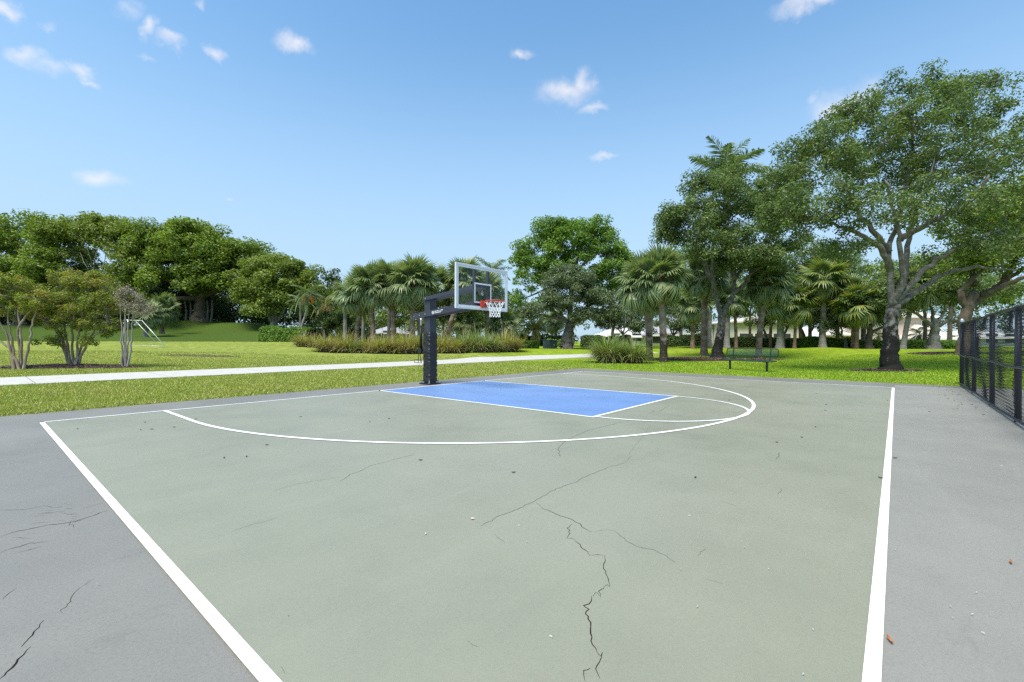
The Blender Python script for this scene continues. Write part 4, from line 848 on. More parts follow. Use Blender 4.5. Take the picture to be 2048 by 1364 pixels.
pl = ['at the far left end of the grass row', 'second from the left end of the grass row', 'third from the left end of the grass row, short', 'yellow green, in front of the round bush', 'tallest of the left grass row, seeding', 'small green, under the leaning dark palm',
      'below the pale trunk of the palm cluster', 'below the second brown palm', 'below the third brown palm, large', 'left of the hoop pole, brown skirted', 'touching the left side of the hoop pole', 'yellow, right beside the hoop pole', 'second right of the hoop pole, yellow',
      'green, below the left half of the backboard', 'dark green, below the middle of the backboard', 'green, directly below the net', 'second from the right end of the row', 'at the right end of the row near the small hedge']
for i, (px, d, R, h) in enumerate(pos):
    kk = (1.0, .82, 1.12, .9, 1.08, .78, 1.0)[i % 7]; d += (.0, .7, -.5, .5, -.3)[i % 5]
    bunch_grass('bunch grass clump '+pl[i], px, d, R*.92, h*kk*1.05, 360, M_BLADEG if 912 < px < 1000 or px == 715 else M_BLADE, i, 'row of bunch grass behind the path', .75, .017)
bunch_grass('big arching green grass clump at the corner of the court', 1216, 25.2, 1.05, 1.5, 900, M_BLADEG, 40, 'grass clumps at the court corner', .55, .014)
bunch_grass('smaller grass clump left of the nearest palms', 1268, 24.8, .85, 1.2, 650, M_BLADEG, 41, 'grass clumps at the court corner', .6, .014)
bunch_grass('low grass tuft between the big clump and the palms', 1242, 26.4, .8, 1.25, 500, M_BLADEG, 42, 'grass clumps at the court corner', .4, .014)
# ------------------------------------------------------------------ mulch beds
t = NT('bark_mulch'); a = t.noise(30, 6, .75); b = t.noise(3, 4); t.col(t.mix(t.ramp(b, [(.4, (0, 0, 0)), (.7, (1, 1, 1))]), t.ramp(a, [(.3, (.018, .012, .011)), (.55, (.065, .040, .034)), (.75, (.15, .105, .09))]), t.ramp(a, [(.35, (.02, .014, .012)), (.65, (.09, .055, .045))]))); t.set(.9, .15); t.bump(a, 1, .05); M_MULCH = t.m
def mulch(label, cpx, d, rx, ry, hgt, seed, nchip=1200, ang=0.):
    rng = np.random.default_rng(seed); c = G(cpx, d); n = 40; a = np.linspace(0, 2*np.pi, n, endpoint=False); k = 1+.10*np.sin(3*a+seed)+.07*np.sin(5*a+2*seed)+.03*rng.normal(size=n)
    V = []; rings = (1.0, .8, .45, .0)
    ca, sa = math.cos(ang), math.sin(ang)
    def pt(r, aa, kk):
        u, v = rx*r*kk*math.cos(aa), ry*r*kk*math.sin(aa); p = c+AX[0]*(u*ca-v*sa)+AX[1]*(u*sa+v*ca); return p[0], p[1]
    for r in rings[:-1]:
        for i in range(n):
            x, y = pt(r, a[i], k[i]); V.append((x, y, float(H(x, y))+(-.02 if r == 1 else .03+hgt*(1-r*r))))
    V.append((c[0], c[1], c[2]+.03+hgt)); F4 = []; F3 = []
    for j in range(2):
        for i in range(n): F4.append([j*n+i, j*n+(i+1) % n, (j+1)*n+(i+1) % n, (j+1)*n+i])
    for i in range(n): F3.append([2*n+i, 2*n+(i+1) % n, 3*n])
    mb = MB(); mb.add(V, F4); mb.F.append(np.array(F3)); o = mb.build('mulch_bed', M_MULCH, smooth=True); tag(o, label, kind='structure')
    P = []
    for i in range(nchip):
        r = math.sqrt(rng.random())*.98; aa = rng.random()*6.283; x, y = pt(r, aa, 1.); P.append((x, y, float(c[2])*0+r))
    P = np.array(P); z = H(P[:, 0], P[:, 1])+.035+hgt*(1-P[:, 2]**2)+rng.random(nchip)*.02; nr = rng.normal(0, .35, (nchip, 3))+[0, 0, 1]; nr /= np.linalg.norm(nr, axis=1)[:, None]
    mb = MB(); leaf_quads(mb, rng, np.c_[P[:, :2], z], nr, .05+.07*rng.random(nchip), .35, .05); q = mb.build('bark_chips', M_CHIP, o); q['kind'] = 'stuff'
M_CHIP = leafmat('bark_chip', (.025, .016, .014), (.075, .045, .038), (.16, .11, .095), .0)
mulch('dark mulch bed under the crepe myrtles', 130, 19.3, 3.3, .95, .10, 1, 1800)
mulch('wide mulch bed around the palms behind the bench', 1418, 29, 4.6, 2.4, .06, 2, 3000, -.25)
mulch('small mulch ring around the big oak trunk', 1772, 18.7, 1.55, .75, .05, 3, 900)
mulch('mulch bed under the leaning tree by the fence', 1895, 29.5, 2.4, 2.0, .08, 4, 1500)

t = NT('bare_soil'); a = t.noise(18, 6, .7); t.col(t.ramp(a, [(.3, (.06, .045, .028)), (.55, (.12, .10, .05)), (.7, (.16, .17, .04))])); t.set(.95, .1); t.bump(a, .8, .04); M_SOIL = t.m
_m = M_MULCH; M_MULCH = M_SOIL; M_CHIP_ = M_CHIP; M_CHIP = leafmat('soil_clod', (.05, .04, .02), (.10, .085, .04), (.14, .16, .04), .0)
mulch('bare brown soil streak worn into the left lawn', 400, 27.5, 2.6, .55, .0, 5, 500)
M_MULCH = _m; M_CHIP = M_CHIP_
# ------------------------------------------------------------------ basketball hoop
M_NAVY = plain('navy_powder_coat', (.032, .036, .055), .42, .5, var=.12, scale=3)
t = NT('black_vinyl_pad'); n = t.noise(7, 4, .6, stretch=(1, 1, 3.5)); t.col((.012, .012, .014)); t.set(.36, .5); t.bump(n, .55, .05); M_PAD = t.m
M_WHITE = plain('white_enamel', (.72, .73, .75), .4, .5, var=.04)
M_ALU = plain('aluminium_frame', (.66, .67, .70), .35, .5, .3, var=.06)
M_STEEL = plain('galvanised_steel', (.45, .46, .47), .35, .5, .8, var=.1)
M_RED = plain('rim_orange_red', (.50, .055, .03), .4, .5, var=.1)
M_NET = plain('white_net_cord', (.74, .74, .72), .8, .2, var=.05)
M_BLACK = plain('black_metal', (.014, .014, .016), .5, .4, var=.2)
t = NT('backboard_glass'); tr = t.n('ShaderNodeBsdfTransparent', Color=(.95, .965, .962, 1)); gl = t.n('ShaderNodeBsdfGlossy', Roughness=.03)
mx = t.n('ShaderNodeMixShader'); fr = t.n('ShaderNodeFresnel', IOR=1.45); bk = t.n('ShaderNodeNewGeometry').outputs['Backfacing']; t.l(t.math('MULTIPLY', t.math('MULTIPLY', fr.outputs[0], t.math('SUBTRACT', 1.0, bk)), .7), mx.inputs[0]); t.l(tr.outputs[0], mx.inputs[1]); t.l(gl.outputs[0], mx.inputs[2]); t.l(mx.outputs[0], t.out.inputs[0]); M_GLASS = t.m
PC = np.array([.10, .42]); BY = -1.686; BZ = 1.962; BH = 1.067; BW = 1.83; RZ = 2.165
hoop = thing('basketball_hoop', (PC[0], PC[1], .0), 'black post basketball hoop with glass backboard at the baseline', 'basketball hoop'); HO = np.array([PC[0], PC[1], 0])
def hb(mb, name, mat, par=None, smooth=False):
    o = mb.build(name, mat, par or hoop, smooth, HO); return o
def bevel(o, w=.006):
    m = o.modifiers.new('bevel', 'BEVEL'); m.width = w; m.segments = 2; m.limit_method = 'ANGLE'; return o
bevel(hb(MB().box((PC[0], PC[1], 1.2), (.235, .235, 2.4)), 'post', M_NAVY), .012)
bp = hb(MB().box((PC[0], PC[1], .022), (.42, .42, .028)), 'base_plate', M_BLACK)
for sx in (-1, 1):
    for sy in (-1, 1):
        hb(MB().tube([(PC[0]+sx*.175, PC[1]+sy*.175, .03), (PC[0]+sx*.175, PC[1]+sy*.175, .12)], .014, 6).tube([(PC[0]+sx*.175, PC[1]+sy*.175, .036), (PC[0]+sx*.175, PC[1]+sy*.175, .062)], .026, 6), 'anchor_bolt', M_STEEL, bp)
# wrinkled vinyl pad, open above the base plate
rng = np.random.default_rng(5); nz = 70; ns = 44; V = []
for i in range(nz):
    z = .10+1.33*i/(nz-1)
    for j in range(ns):
        a = 2*np.pi*j/ns; c, s_ = math.cos(a), math.sin(a); k = .152/(abs(c)**6+abs(s_)**6)**(1/6)
        wr = .006*math.sin(z*52+3*math.sin(a*2+z*5)+2.2*math.sin(z*11+a))*(.4+.6*abs(math.sin(2*a)))+.005*math.sin(z*31+a*3+1.5*math.sin(z*7))+.02*math.exp(-((z-.92)/.08)**2)*max(0, -c)
        if i == nz-1: k -= .02
        V.append((PC[0]+(k+wr)*c, PC[1]+(k+wr)*s_, z+(.012*math.sin(5*a) if i == nz-1 else 0)))
i = np.arange(nz-1)[:, None]*ns; j = np.arange(ns)[None]; k = (j+1) % ns
mb = MB().add(V, np.stack([i+j, i+k, i+ns+k, i+ns+j], -1).reshape(-1, 4)); m0 = mb.n
top = [(PC[0]+.115*math.cos(2*np.pi*q/ns)*1.0, PC[1]+.115*math.sin(2*np.pi*q/ns), 1.415) for q in range(ns)]
mb.add(top, np.empty((0, 4), int).reshape(0, 4)); q = np.arange(ns); mb.F.append(np.stack([(nz-1)*ns+q, (nz-1)*ns+(q+1) % ns, m0+(q+1) % ns, m0+q], 1))
pad = hb(mb, 'post_pad', M_PAD, None, True)
hb(MB().box((PC[0], PC[1], .088), (.31, .31, .03)), 'pad_hem', M_BLACK, pad)
# arms: a parallelogram linkage
def arm(y0, z0, y1, z1, x, w, h, nm='arm'):
    return bevel(hb(MB().bar((x, y0, z0), (x, y1, z1), w, h), nm, M_NAVY))
LA0 = (.93, 1.885); LA1 = (BY+.10, 2.13); UA0 = (.52, 2.355); UA1 = (BY+.13, 2.56)
lows = [arm(*LA0, *LA1, PC[0]+sx*.150, .05, .155, 'lower_arm') for sx in (-1, 1)]
ups = [arm(*UA0, *UA1, PC[0]+sx*.142, .04, .105, 'upper_arm') for sx in (-1, 1)]
def la_z(y): return LA0[1]+(LA1[1]-LA0[1])*(y-LA0[0])/(LA1[0]-LA0[0])
def ua_z(y): return UA0[1]+(UA1[1]-UA0[1])*(y-UA0[0])/(UA1[0]-UA0[0])
for y, zf, par, xo in ((.90, la_z, lows, .150), (.66, la_z, lows, .150), (.42, la_z, lows, .150), (.42, ua_z, ups, .142)):
    for n_, sx in enumerate((-1, 1)):
        x = PC[0]+sx*(xo+.027); hb(MB().tube([(x, y, zf(y)), (x+sx*.014, y, zf(y))], .020, 8), 'pivot_bolt', M_STEEL, par[n_])
# maker's mark on the left face of the lower arm: round emblem and two short rows of small lettering
xf = PC[0]-.150-.0275; dy = np.array([0, LA1[0]-LA0[0], LA1[1]-LA0[1]]); dy /= np.linalg.norm(dy); du = np.array([0, -dy[2]*-1, 0]); upl = np.array([0, dy[2], -dy[1]])
cc = np.array([xf, .10, la_z(.10)]); ring = MB(); a = np.linspace(0, 2*np.pi, 20, endpoint=False)
V = [cc+.042*(math.cos(q)*dy+math.sin(q)*upl) for q in a]+[cc+.026*(math.cos(q)*dy+math.sin(q)*upl) for q in a]
ring.add(V, [[q, (q+1) % 20, 20+(q+1) % 20, 20+q] for q in range(20)]); em = hb(ring, 'emblem', M_WHITE, lows[0])
hb(MB().add([cc+.015*(math.cos(q)*dy+math.sin(q)*upl) for q in a[::2]], [list(range(10))]), 'emblem_dot', M_WHITE, lows[0])
mb = MB(); s = .06
for k, w in enumerate((.018, .030, .024, .0, .030, .026, .030, .0, .030, .026, .028, .022)):
    if w:
        p = cc+dy*(s+w/2)+upl*.020; mb.box(p, (.001, w, .030), np.array([[1., 0, 0], dy, upl]))
        if k % 3 != 1: mb.F.pop(); mb.V.pop(); mb.n -= 8; mb.box(p+upl*.010, (.001, w, .010), np.array([[1., 0, 0], dy, upl])).box(p-dy*w*.32, (.001, w*.35, .030), np.array([[1., 0, 0], dy, upl])).box(p-upl*.010, (.001, w, .009), np.array([[1., 0, 0], dy, upl]))
    s += (w+.007) if w else .012
mb.box(cc+dy*.20-upl*.020, (.001, .27, .016), np.array([[1., 0, 0], dy, upl]))
hb(mb, 'lettering', M_WHITE, lows[0])
# height adjuster behind the post
jx, jy = PC[0]-.02, .80
adj = hb(MB().tube([(jx, jy, 1.86), (jx, jy, 1.60)], .028, 10), 'adjuster_rod', M_ALU, None, True)
hb(MB().tube([(jx, jy, 1.62), (jx, jy, .98)], .040, 10), 'adjuster_tube', M_BLACK, None, True)
hb(MB().box((jx, jy-.02, .93), (.15, .17, .13)), 'gear_box', M_BLACK)
hb(MB().box((jx+.05, jy-.2, .95), (.05, .3, .05)), 'adjuster_bracket', M_NAVY)
hb(MB().tube(smooth_line([(jx-.05, jy+.02, .88), (jx-.05, jy+.05, .70), (jx-.05, jy+.05, .58)], 8), .010, 5).tube([(jx-.05, jy-.02, .86), (jx-.05, jy-.06, .60)], .010, 5)
   .tube([(jx-.05, jy+.05, .58), (jx-.05, jy+.22, .58), (jx-.05, jy+.22, .665), (jx-.05, jy+.06, .665)], .009, 5).tube([(jx-.05, jy+.02, .58), (jx-.05, jy-.10, .58), (jx-.05, jy-.10, .665), (jx-.05, jy+.0, .665)], .009, 5), 'crank_handle', M_BLACK)
hb(MB().tube([(jx, jy-.16, 1.86), (jx, jy-.16, 1.2)], .012, 6), 'cable_conduit', M_BLACK)
# backboard
fw = .046
bd = hb(MB().box((0, BY, BZ+fw/2), (BW, .05, fw)).box((0, BY, BZ+BH-fw/2), (BW, .05, fw)).box((-BW/2+fw/2, BY, BZ+BH/2), (fw, .05, BH-2*fw)).box((BW/2-fw/2, BY, BZ+BH/2), (fw, .05, BH-2*fw)), 'backboard_frame', M_ALU); bevel(bd, .005)
hb(MB().box((0, BY-.004, BZ+BH/2), (BW-2*fw, .012, BH-2*fw)), 'glass_pane', M_GLASS, bd)
yb = BY-.0115; m_ = .045; x0, x1, z0, z1 = -BW/2+fw, BW/2-fw, BZ+fw, BZ+BH-fw
hb(MB().box((0, yb, z0+m_/2), (x1-x0, .002, m_)).box((0, yb, z1-m_/2), (x1-x0, .002, m_)).box((x0+m_/2, yb, (z0+z1)/2), (m_, .002, z1-z0-2*m_)).box((x1-m_/2, yb, (z0+z1)/2), (m_, .002, z1-z0-2*m_)), 'white_border', M_WHITE, bd)
tz0, tz1 = RZ+.0, RZ+.455; tw = .61
hb(MB().box((0, yb, tz0-.022), (tw, .002, .034)).box((0, yb, tz1-.022), (tw, .002, .036)).box((-tw/2+.0225, yb, (tz0+tz1)/2-.02), (.034, .002, tz1-tz0-.05)).box((tw/2-.0225, yb, (tz0+tz1)/2-.02), (.034, .002, tz1-tz0-.05)), 'target_square', M_WHITE, bd)
fr = hb(MB().bar((-.24, BY+.06, BZ+.05), (-.24, BY+.06, BZ+BH-.05), .05, .07, (0, 1, 0)).bar((.24, BY+.06, BZ+.05), (.24, BY+.06, BZ+BH-.05), .05, .07, (0, 1, 0)).box((0, BY+.063, BZ+.14), (.43, .06, .12)).box((0, BY+.063, 2.56), (.43, .06, .11)), 'support_bracket', M_NAVY); bevel(fr)
hb(MB().bar((-.45, BY+.05, BZ+.08), (.45, BY+.05, BZ+.08), .05, .06), 'lower_cross_bar', M_NAVY)
# rim and net
RC = np.array([0, BY-.03-.15-.2286, RZ]); a = np.linspace(0, 2*np.pi, 49)
rim = MB()
for i in range(48): rim.tube([RC+.236*np.array([math.cos(a[i]), math.sin(a[i]), 0]), RC+.236*np.array([math.cos(a[i+1]), math.sin(a[i+1]), 0])], .0105, 6, False)
rim = hb(rim, 'rim', M_RED, None, True)
hb(MB().box((0, BY-.045, RZ-.06), (.22, .05, .16)).box((0, BY-.11, RZ-.012), (.18, .12, .022)), 'rim_bracket', M_RED, rim)
for sx in (-1, 1): hb(MB().bar((sx*.08, BY-.07, RZ-.10), (sx*.10, BY-.20, RZ-.008), .014, .03), 'rim_brace', M_RED, rim)
for i in range(12):
    q = 2*np.pi*(i+.5)/12; p = RC+.236*np.array([math.cos(q), math.sin(q), 0]); hb(MB().tube([p+[0, 0, -.008], p+[0, 0, -.026]], .006, 4), 'net_hook', M_RED, rim)
prof = [(.232, -.022), (.188, -.12), (.150, -.20), (.132, -.27), (.128, -.33), (.135, -.39)]
net = MB(); nn = 12
for l in range(5):
    for i in range(nn):
        q0 = 2*np.pi*(i+.5*(l % 2)+.5)/nn
        for sg in (-1, 1):
            q1 = q0+sg*np.pi/nn; p0 = RC+[prof[l][0]*math.cos(q0), prof[l][0]*math.sin(q0), prof[l][1]]; p1 = RC+[prof[l+1][0]*math.cos(q1), prof[l+1][0]*math.sin(q1), prof[l+1][1]]
            net.tube([p0, (p0+p1)/2+(RC-(p0+p1)/2)*[.04, .04, 0], p1], [.0065, .0065, .0075], 4, False)
hb(net, 'net', M_NET, rim)
# ------------------------------------------------------------------ bench
M_BENCH = plain('green_coated_mesh', (.032, .085, .06), .45, .4, var=.15)
M_BFRAME = plain('dark_green_frame', (.014, .022, .022), .4, .4, var=.15)
b0, b1 = np.array([12.64, -4.09]), np.array([11.96, -5.64]); bc = (b0+b1)/2; bdv = (b1-b0)/np.linalg.norm(b1-b0); bn = np.array([-bdv[1], bdv[0]]); bn = bn if bn[0] > 0 else -bn
bx = np.array([bdv[0], bdv[1], 0]); by = np.array([bn[0], bn[1], 0]); bz = np.array([0, 0, 1.]); BA = np.array([bx, by, bz]); BO = np.array([bc[0], bc[1], float(H(*bc))])
bench = thing('park_bench', BO, 'dark green metal mesh bench beside the court', 'bench')
def bb(mb, name, mat, par=None, smooth=False):
    mb.V = [v@BA for v in mb.V]; return mb.build(name, mat, par or bench, smooth)
def loop(cy, cz, L, h, tilt, r):
    """rounded rectangle tube; local plane along x and a tilted up direction"""
    u = np.array([0, math.sin(tilt), math.cos(tilt)]); P = []; q = .07
    for sx, sz, a0 in ((1, 1, 0), (-1, 1, 90), (-1, -1, 180), (1, -1, 270)):
        for a in np.radians(a0+np.linspace(0, 90, 5)): P.append(np.array([sx*(L/2-q)+q*math.cos(a), cy, cz])+u*(sz*(h/2-q)+q*math.sin(a)))
    P.append(P[0]); P.append(P[1]); return MB().tube(P, r, 6, False)
def meshp(cy, cz, L, h, tilt):
    u = np.array([0, math.sin(tilt), math.cos(tilt)]); mb = MB(); c0 = np.array([0, cy, cz]); s = .038
    for sg in (-1, 1):
        k = -L/2-h/2
        while k < L/2+h/2:
            # diagonal lines clipped to the panel
            t0, t1 = -h/2, h/2; xa, xb = k+sg*t0, k+sg*t1
            pts = []
            for x, t in ((xa, t0), (xb, t1)): pts.append((x, t))
            (xa, ta), (xb, tb) = pts
            def clip(x, t, x2, t2):
                if x < -L/2+.02: f = (-L/2+.02-x)/(x2-x+1e-9); return -L/2+.02, t+f*(t2-t)
                if x > L/2-.02: f = (L/2-.02-x)/(x2-x+1e-9); return L/2-.02, t+f*(t2-t)
                return x, t
            if max(xa, xb) > -L/2+.04 and min(xa, xb) < L/2-.04:
                A = clip(xa, ta, xb, tb); B = clip(xb, tb, xa, ta)
                mb.bar(c0+[A[0], 0, 0]+u*A[1], c0+[B[0], 0, 0]+u*B[1], .007, .004, np.cross(u, [1, 0, 0]))
            k += s
    return mb
SL = 2.3
for nm, cy, cz, h, tilt in (('backrest', .20, .775, .30, .12), ('seat', -.06, .44, .40, 1.5)):
    o = bb(loop(cy, cz, SL, h, tilt, .017), nm, M_BFRAME, None, True); bb(meshp(cy, cz, SL, h-.02, tilt), 'mesh_panel', M_BENCH, o)['kind'] = 'stuff'
for sx in (-1, 1):
    x = sx*.83; bb(MB().bar((x, -.02, -.05), (x, -.02, .42), .06, .06, (0, 1, 0)), 'leg', M_BFRAME)
    bb(MB().bar((x, -.24, .41), (x, .16, .41), .04, .03), 'seat_support', M_BFRAME); bb(MB().bar((x, .14, .40), (x, .23, .90), .045, .03, (0, 1, 0)), 'back_support', M_BFRAME)
# ------------------------------------------------------------------ chain link fence
M_FENCE = plain('black_vinyl_fence', (.020, .022, .032), .4, .45, var=.2)
M_WIRE = plain('black_vinyl_wire', (.016, .016, .018), .45, .4, var=.2)
FY = -10.9; FX = [9.81, 7.15, 4.48, 2.03, -.55, -3.1, -5.7, -8.3]; FH = 1.72
fence = thing('chain_link_fence', (FX[3], FY, 0), 'black chain link fence along the right side of the court', 'fence'); FO = np.array([FX[3], FY, 0])
def fb(mb, n, m, par=None, sm=True): return mb.build(n, m, par or fence, sm, FO)
for i, x in enumerate(FX):
    p = fb(MB().tube([(x, FY, -.05), (x, FY, FH+(.06 if i in (0,) else .0))], .040 if i else .045, 12), 'post', M_FENCE)
    if i: fb(MB().tube([(x-.045, FY, FH+.0), (x+.045, FY, FH+.0)], .036, 10), 'rail_sleeve', M_FENCE, p)
    else: fb(MB().lathe([(.05, 0), (.05, .05), (.035, .085), (.001, .10)], 12, (x, FY, FH+.05)), 'post_cap', M_STEEL, p)
fb(MB().tube([(x, FY+.012*math.sin(x*3), FH+.012) for x in np.linspace(FX[0], FX[-1], 30)], .024, 8), 'top_rail', M_FENCE)
fb(MB().tube([(x, FY+.06, .84+.012*math.sin(x*2)) for x in np.linspace(FX[0], FX[-1], 30)], .021, 8), 'middle_rail', M_FENCE)
fb(MB().tube([(x, FY+.05, .055+.010*math.sin(x*1.3)) for x in np.linspace(FX[0], FX[-1], 30)], .022, 8), 'bottom_rail', M_FENCE)
S_ = .0285
for b in range(len(FX)-1):
    x1, x0 = FX[b], FX[b+1]; nk = int((x1-x0)/(2*S_)); nv = int(1.66/S_); mb = MB(); V = []; 
    zi = np.arange(nv+1)
    for k in range(nk+1):
        xx = x0+k*2*S_+np.where(zi % 2, S_, 0)*1.0
        for sg in (1, -1):
            X = x0+k*2*S_+sg*np.where(zi % 2, S_, 0); z = .05+zi*S_; bul = .018*np.sin((X-x0)*3.1+b)*np.sin(z*3.7+b)+.008*np.sin(z*7+X*2)
            P = np.c_[np.clip(X, x0, x1), FY+.03+bul+.004*sg, z]; R = .0018
            T = np.gradient(P, axis=0); off = [np.array([R, 0, 0]), np.array([-R*.5, R*.87, 0]), np.array([-R*.5, -R*.87, 0])]
            Vv = np.concatenate([P+o for o in off]); n = len(P); i = np.arange(n-1)
            mb.add(Vv, np.concatenate([np.stack([i+a*n, i+1+a*n, i+1+c*n, i+c*n], 1) for a, c in ((0, 1), (1, 2), (2, 0))]))
            if sg == 1 and False: pass
        # one wire per zigzag is enough: neighbours interlock
    o = fb(mb, 'wire_mesh', M_WIRE); o['kind'] = 'stuff'
# ------------------------------------------------------------------ utility box, lamp, goal
M_UTIL = plain('utility_green', (.085, .125, .12), .5, .4, var=.1)
c = G(1100, 48.5); ub = thing('utility_box', c, 'green grey metal utility box on the lawn right of the hoop', 'utility box'); q = math.radians(-12); A2 = np.array([AX[0]*math.cos(q)+AX[1]*math.sin(q), -AX[0]*math.sin(q)+AX[1]*math.cos(q), [0, 0, 1]])
q = math.radians(38); A2 = np.array([AX[0]*math.cos(q)+AX[1]*math.sin(q), -AX[0]*math.sin(q)+AX[1]*math.cos(q), [0, 0, 1]])
bevel(MB().box((0, 0, .43), (1.15, 1.0, .86), A2).build('body', M_UTIL, ub), .03); bevel(MB().box((0, 0, .90), (1.22, 1.07, .07), A2).build('lid', M_UTIL, ub), .02)
MB().box((0, 0, .02), (1.3, 1.15, .1), A2).build('pad', M_CONC, ub); MB().box(A2[0]*.1-A2[1]*.505+[0, 0, .42], (.1, .03, .12), A2).build('lock_plate', M_WHITE, ub)
for px, d, lb in ((1090, 62, 'lamp post with small white globe behind the utility box'), (1047, 72, 'distant lamp post left of the golden date palm')):
    c = G(px, d); tpz = W(px, 655, d)[2]-c[2]; lp = thing('lamp_post', c, lb, 'street lamp')
    MB().lathe([(.16, 0), (.15, .25), (.07, .35), (.06, tpz-.3), (.10, tpz-.25), (.001, tpz-.2)], 10).build('pole', M_STEEL, lp, True); MB().lathe([(.08, tpz-.22), (.24, tpz-.05), (.26, tpz+.15), (.16, tpz+.35), (.01, tpz+.42)], 12).build('globe', M_WHITE, lp, True)
c = G(252, 40); goal = thing('soccer_goal', c, 'white framed soccer goal seen end on behind the crepe myrtles', 'soccer goal')
e0, e1 = G(254, 38.5), G(243, 44); tops = []
for k, (g, pb) in enumerate(((G(256, 38.5), G(331, 38)), (G(247, 43), G(312, 43.5)))):
    tp = W(256 if k == 0 else 247, 640, 38.5 if k == 0 else 43); tb = W(284 if k == 0 else 270, 641, 38.3 if k == 0 else 43.2); tops.append((tp, tb))
    MB().tube([g, tp], .036, 8).build('goal_post', M_ALU, goal, True, c); MB().tube([tp, tb], .022, 6).build('roof_bar', M_ALU, goal, True, c); MB().tube([tb, pb], .024, 6).build('back_stay', M_ALU, goal, True, c); MB().tube([g+[0, 0, .04], pb+[0, 0, .04]], .016, 6).build('ground_bar', M_ALU, goal, True, c)
MB().tube([tops[0][0], tops[1][0]], .042, 8).build('crossbar', M_WHITE, goal, True, c); MB().tube([tops[0][1], tops[1][1]], .03, 6).build('rear_bar', M_ALU, goal, True, c)
# ------------------------------------------------------------------ houses
M_WALLW = plain('white_stucco', (.62, .63, .66), .8, .2, var=.05, scale=2); M_WALLC = plain('cream_stucco', (.62, .56, .46), .8, .2, var=.05, scale=2)
M_WALLP = plain('pale_pink_stucco', (.58, .47, .41), .8, .2, var=.05, scale=2); M_ROOFW = plain('white_roof_tile', (.62, .61, .60), .7, .2, var=.1, scale=4)
M_ROOFG = plain('grey_roof_tile', (.30, .30, .31), .7, .2, var=.12, scale=4); M_ROOFP = plain('pale_tan_tile', (.55, .49, .43), .7, .2, var=.1, scale=4)
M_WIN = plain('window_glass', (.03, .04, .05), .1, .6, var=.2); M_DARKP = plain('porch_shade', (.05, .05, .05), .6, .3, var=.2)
def house(label, px0, px1, d, py_eave, py_ridge, wall, roof, depth=9, wins=(), over=.5, rot=0., hip=True, py_base=None):
    a = W(px0, 682, d); b = W(px1, 682, d); m = (a+b)/2; z0 = float(H(m[0], m[1])); c = np.array([m[0], m[1], z0]); L = np.linalg.norm((b-a)[:2])
    ez = W((px0+px1)/2, py_eave, d)[2]-z0; rz = W((px0+px1)/2, py_ridge, d+depth/2)[2]-z0
    e = thing('house', c, label, 'house', 'houses beyond the lawn'); q = rot; A = np.array([AX[0]*math.cos(q)+AX[1]*math.sin(q), -AX[0]*math.sin(q)+AX[1]*math.cos(q), [0, 0, 1]])
    MB().box(A[1]*depth/2+[0, 0, ez/2-.3], (L, depth, ez+.6), A).build('wall', wall, e)
    l, w = L/2+over, depth/2+over; rr = max(.2, l-w) if hip else l
    V = np.array([[-l, -w, 0], [l, -w, 0], [l, w, 0], [-l, w, 0], [-rr, 0, rz-ez], [rr, 0, rz-ez], [-l, -w, -.18], [l, -w, -.18], [l, w, -.18], [-l, w, -.18]])@A+A[1]*depth/2+[0, 0, ez+.1]
    mb = MB().add(V, [[0, 1, 5, 4], [2, 3, 4, 5], [0, 6, 7, 1], [1, 7, 8, 2], [2, 8, 9, 3], [3, 9, 6, 0], [6, 9, 8, 7]]); mb.F.append(np.array([[1, 2, 5], [3, 0, 4]])); mb.build('roof', roof, e)
    MB().box(A[1]*(-over-.03)+[0, 0, ez-.02], (L+2*over, .05, .2), A).build('fascia', M_WHITE, e)
    for (u, v, ww, hh, mt) in wins:
        p = A[0]*(u*L/2)+[0, 0, v]; f = MB().box(p-A[1]*.03, (ww+.2, .08, hh+.2), A).build('window', M_WHITE, e); MB().box(p-A[1]*.085, (ww, .05, hh), A).build('pane', mt, f)
    return e
house('low white roofed house seen left of the two nearest palms', 1205, 1310, 72, 674, 652, M_WALLW, M_ROOFW, 10, [(-.5, 1.2, 1.4, 1.2, M_WIN), (.3, 1.2, 1.4, 1.2, M_WIN)])
house('house with dark screened porch behind the small dark oak', 1296, 1365, 70, 671, 652, M_WALLW, M_ROOFG, 9, [(-.55, 1.0, 1.5, 1.5, M_DARKP), (0, 1.0, 1.5, 1.5, M_DARKP), (.55, 1.0, 1.5, 1.5, M_DARKP)])
house('two storey bluish white house left of the forked oak', 1350, 1425, 78, 646, 630, M_WALLW, M_ROOFG, 10, [(.35, 1.1, 1.5, 1.3, M_WIN), (.0, 3.3, 1.3, 1.2, M_WIN)])
house('cream house with dark porch behind the bench', 1474, 1602, 70, 644, 634, M_WALLC, M_ROOFP, 10, [(-.72, .9, 2.0, 1.7, M_DARKP), (-.2, .9, 2.4, 1.7, M_DARKP), (.4, .9, 2.6, 1.7, M_DARKP)])
house('far low white house between ringed palms and big oak', 1600, 1700, 80, 672, 655, M_WALLW, M_ROOFW, 10, [(-.3, 1.2, 1.4, 1.2, M_WIN)])
house('low pale pink house left of the big oak trunk', 1690, 1775, 74, 670, 655, M_WALLP, M_ROOFP, 10, [(.2, 1.2, 1.4, 1.2, M_WIN)])
house('two storey pale pink house right of the big oak trunk', 1785, 1866, 66, 634, 612, M_WALLP, M_ROOFP, 9, [(.05, .9, .7, 1.5, M_WIN), (.25, .9, .7, 1.5, M_WIN), (.6, 3.0, 1.0, 1.2, M_WIN)])
house('single storey wing of the pink house with tan roof', 1850, 1915, 62, 678, 650, M_WALLP, M_ROOFP, 8, [(.7, .8, 1.3, 1.3, M_WIN)])
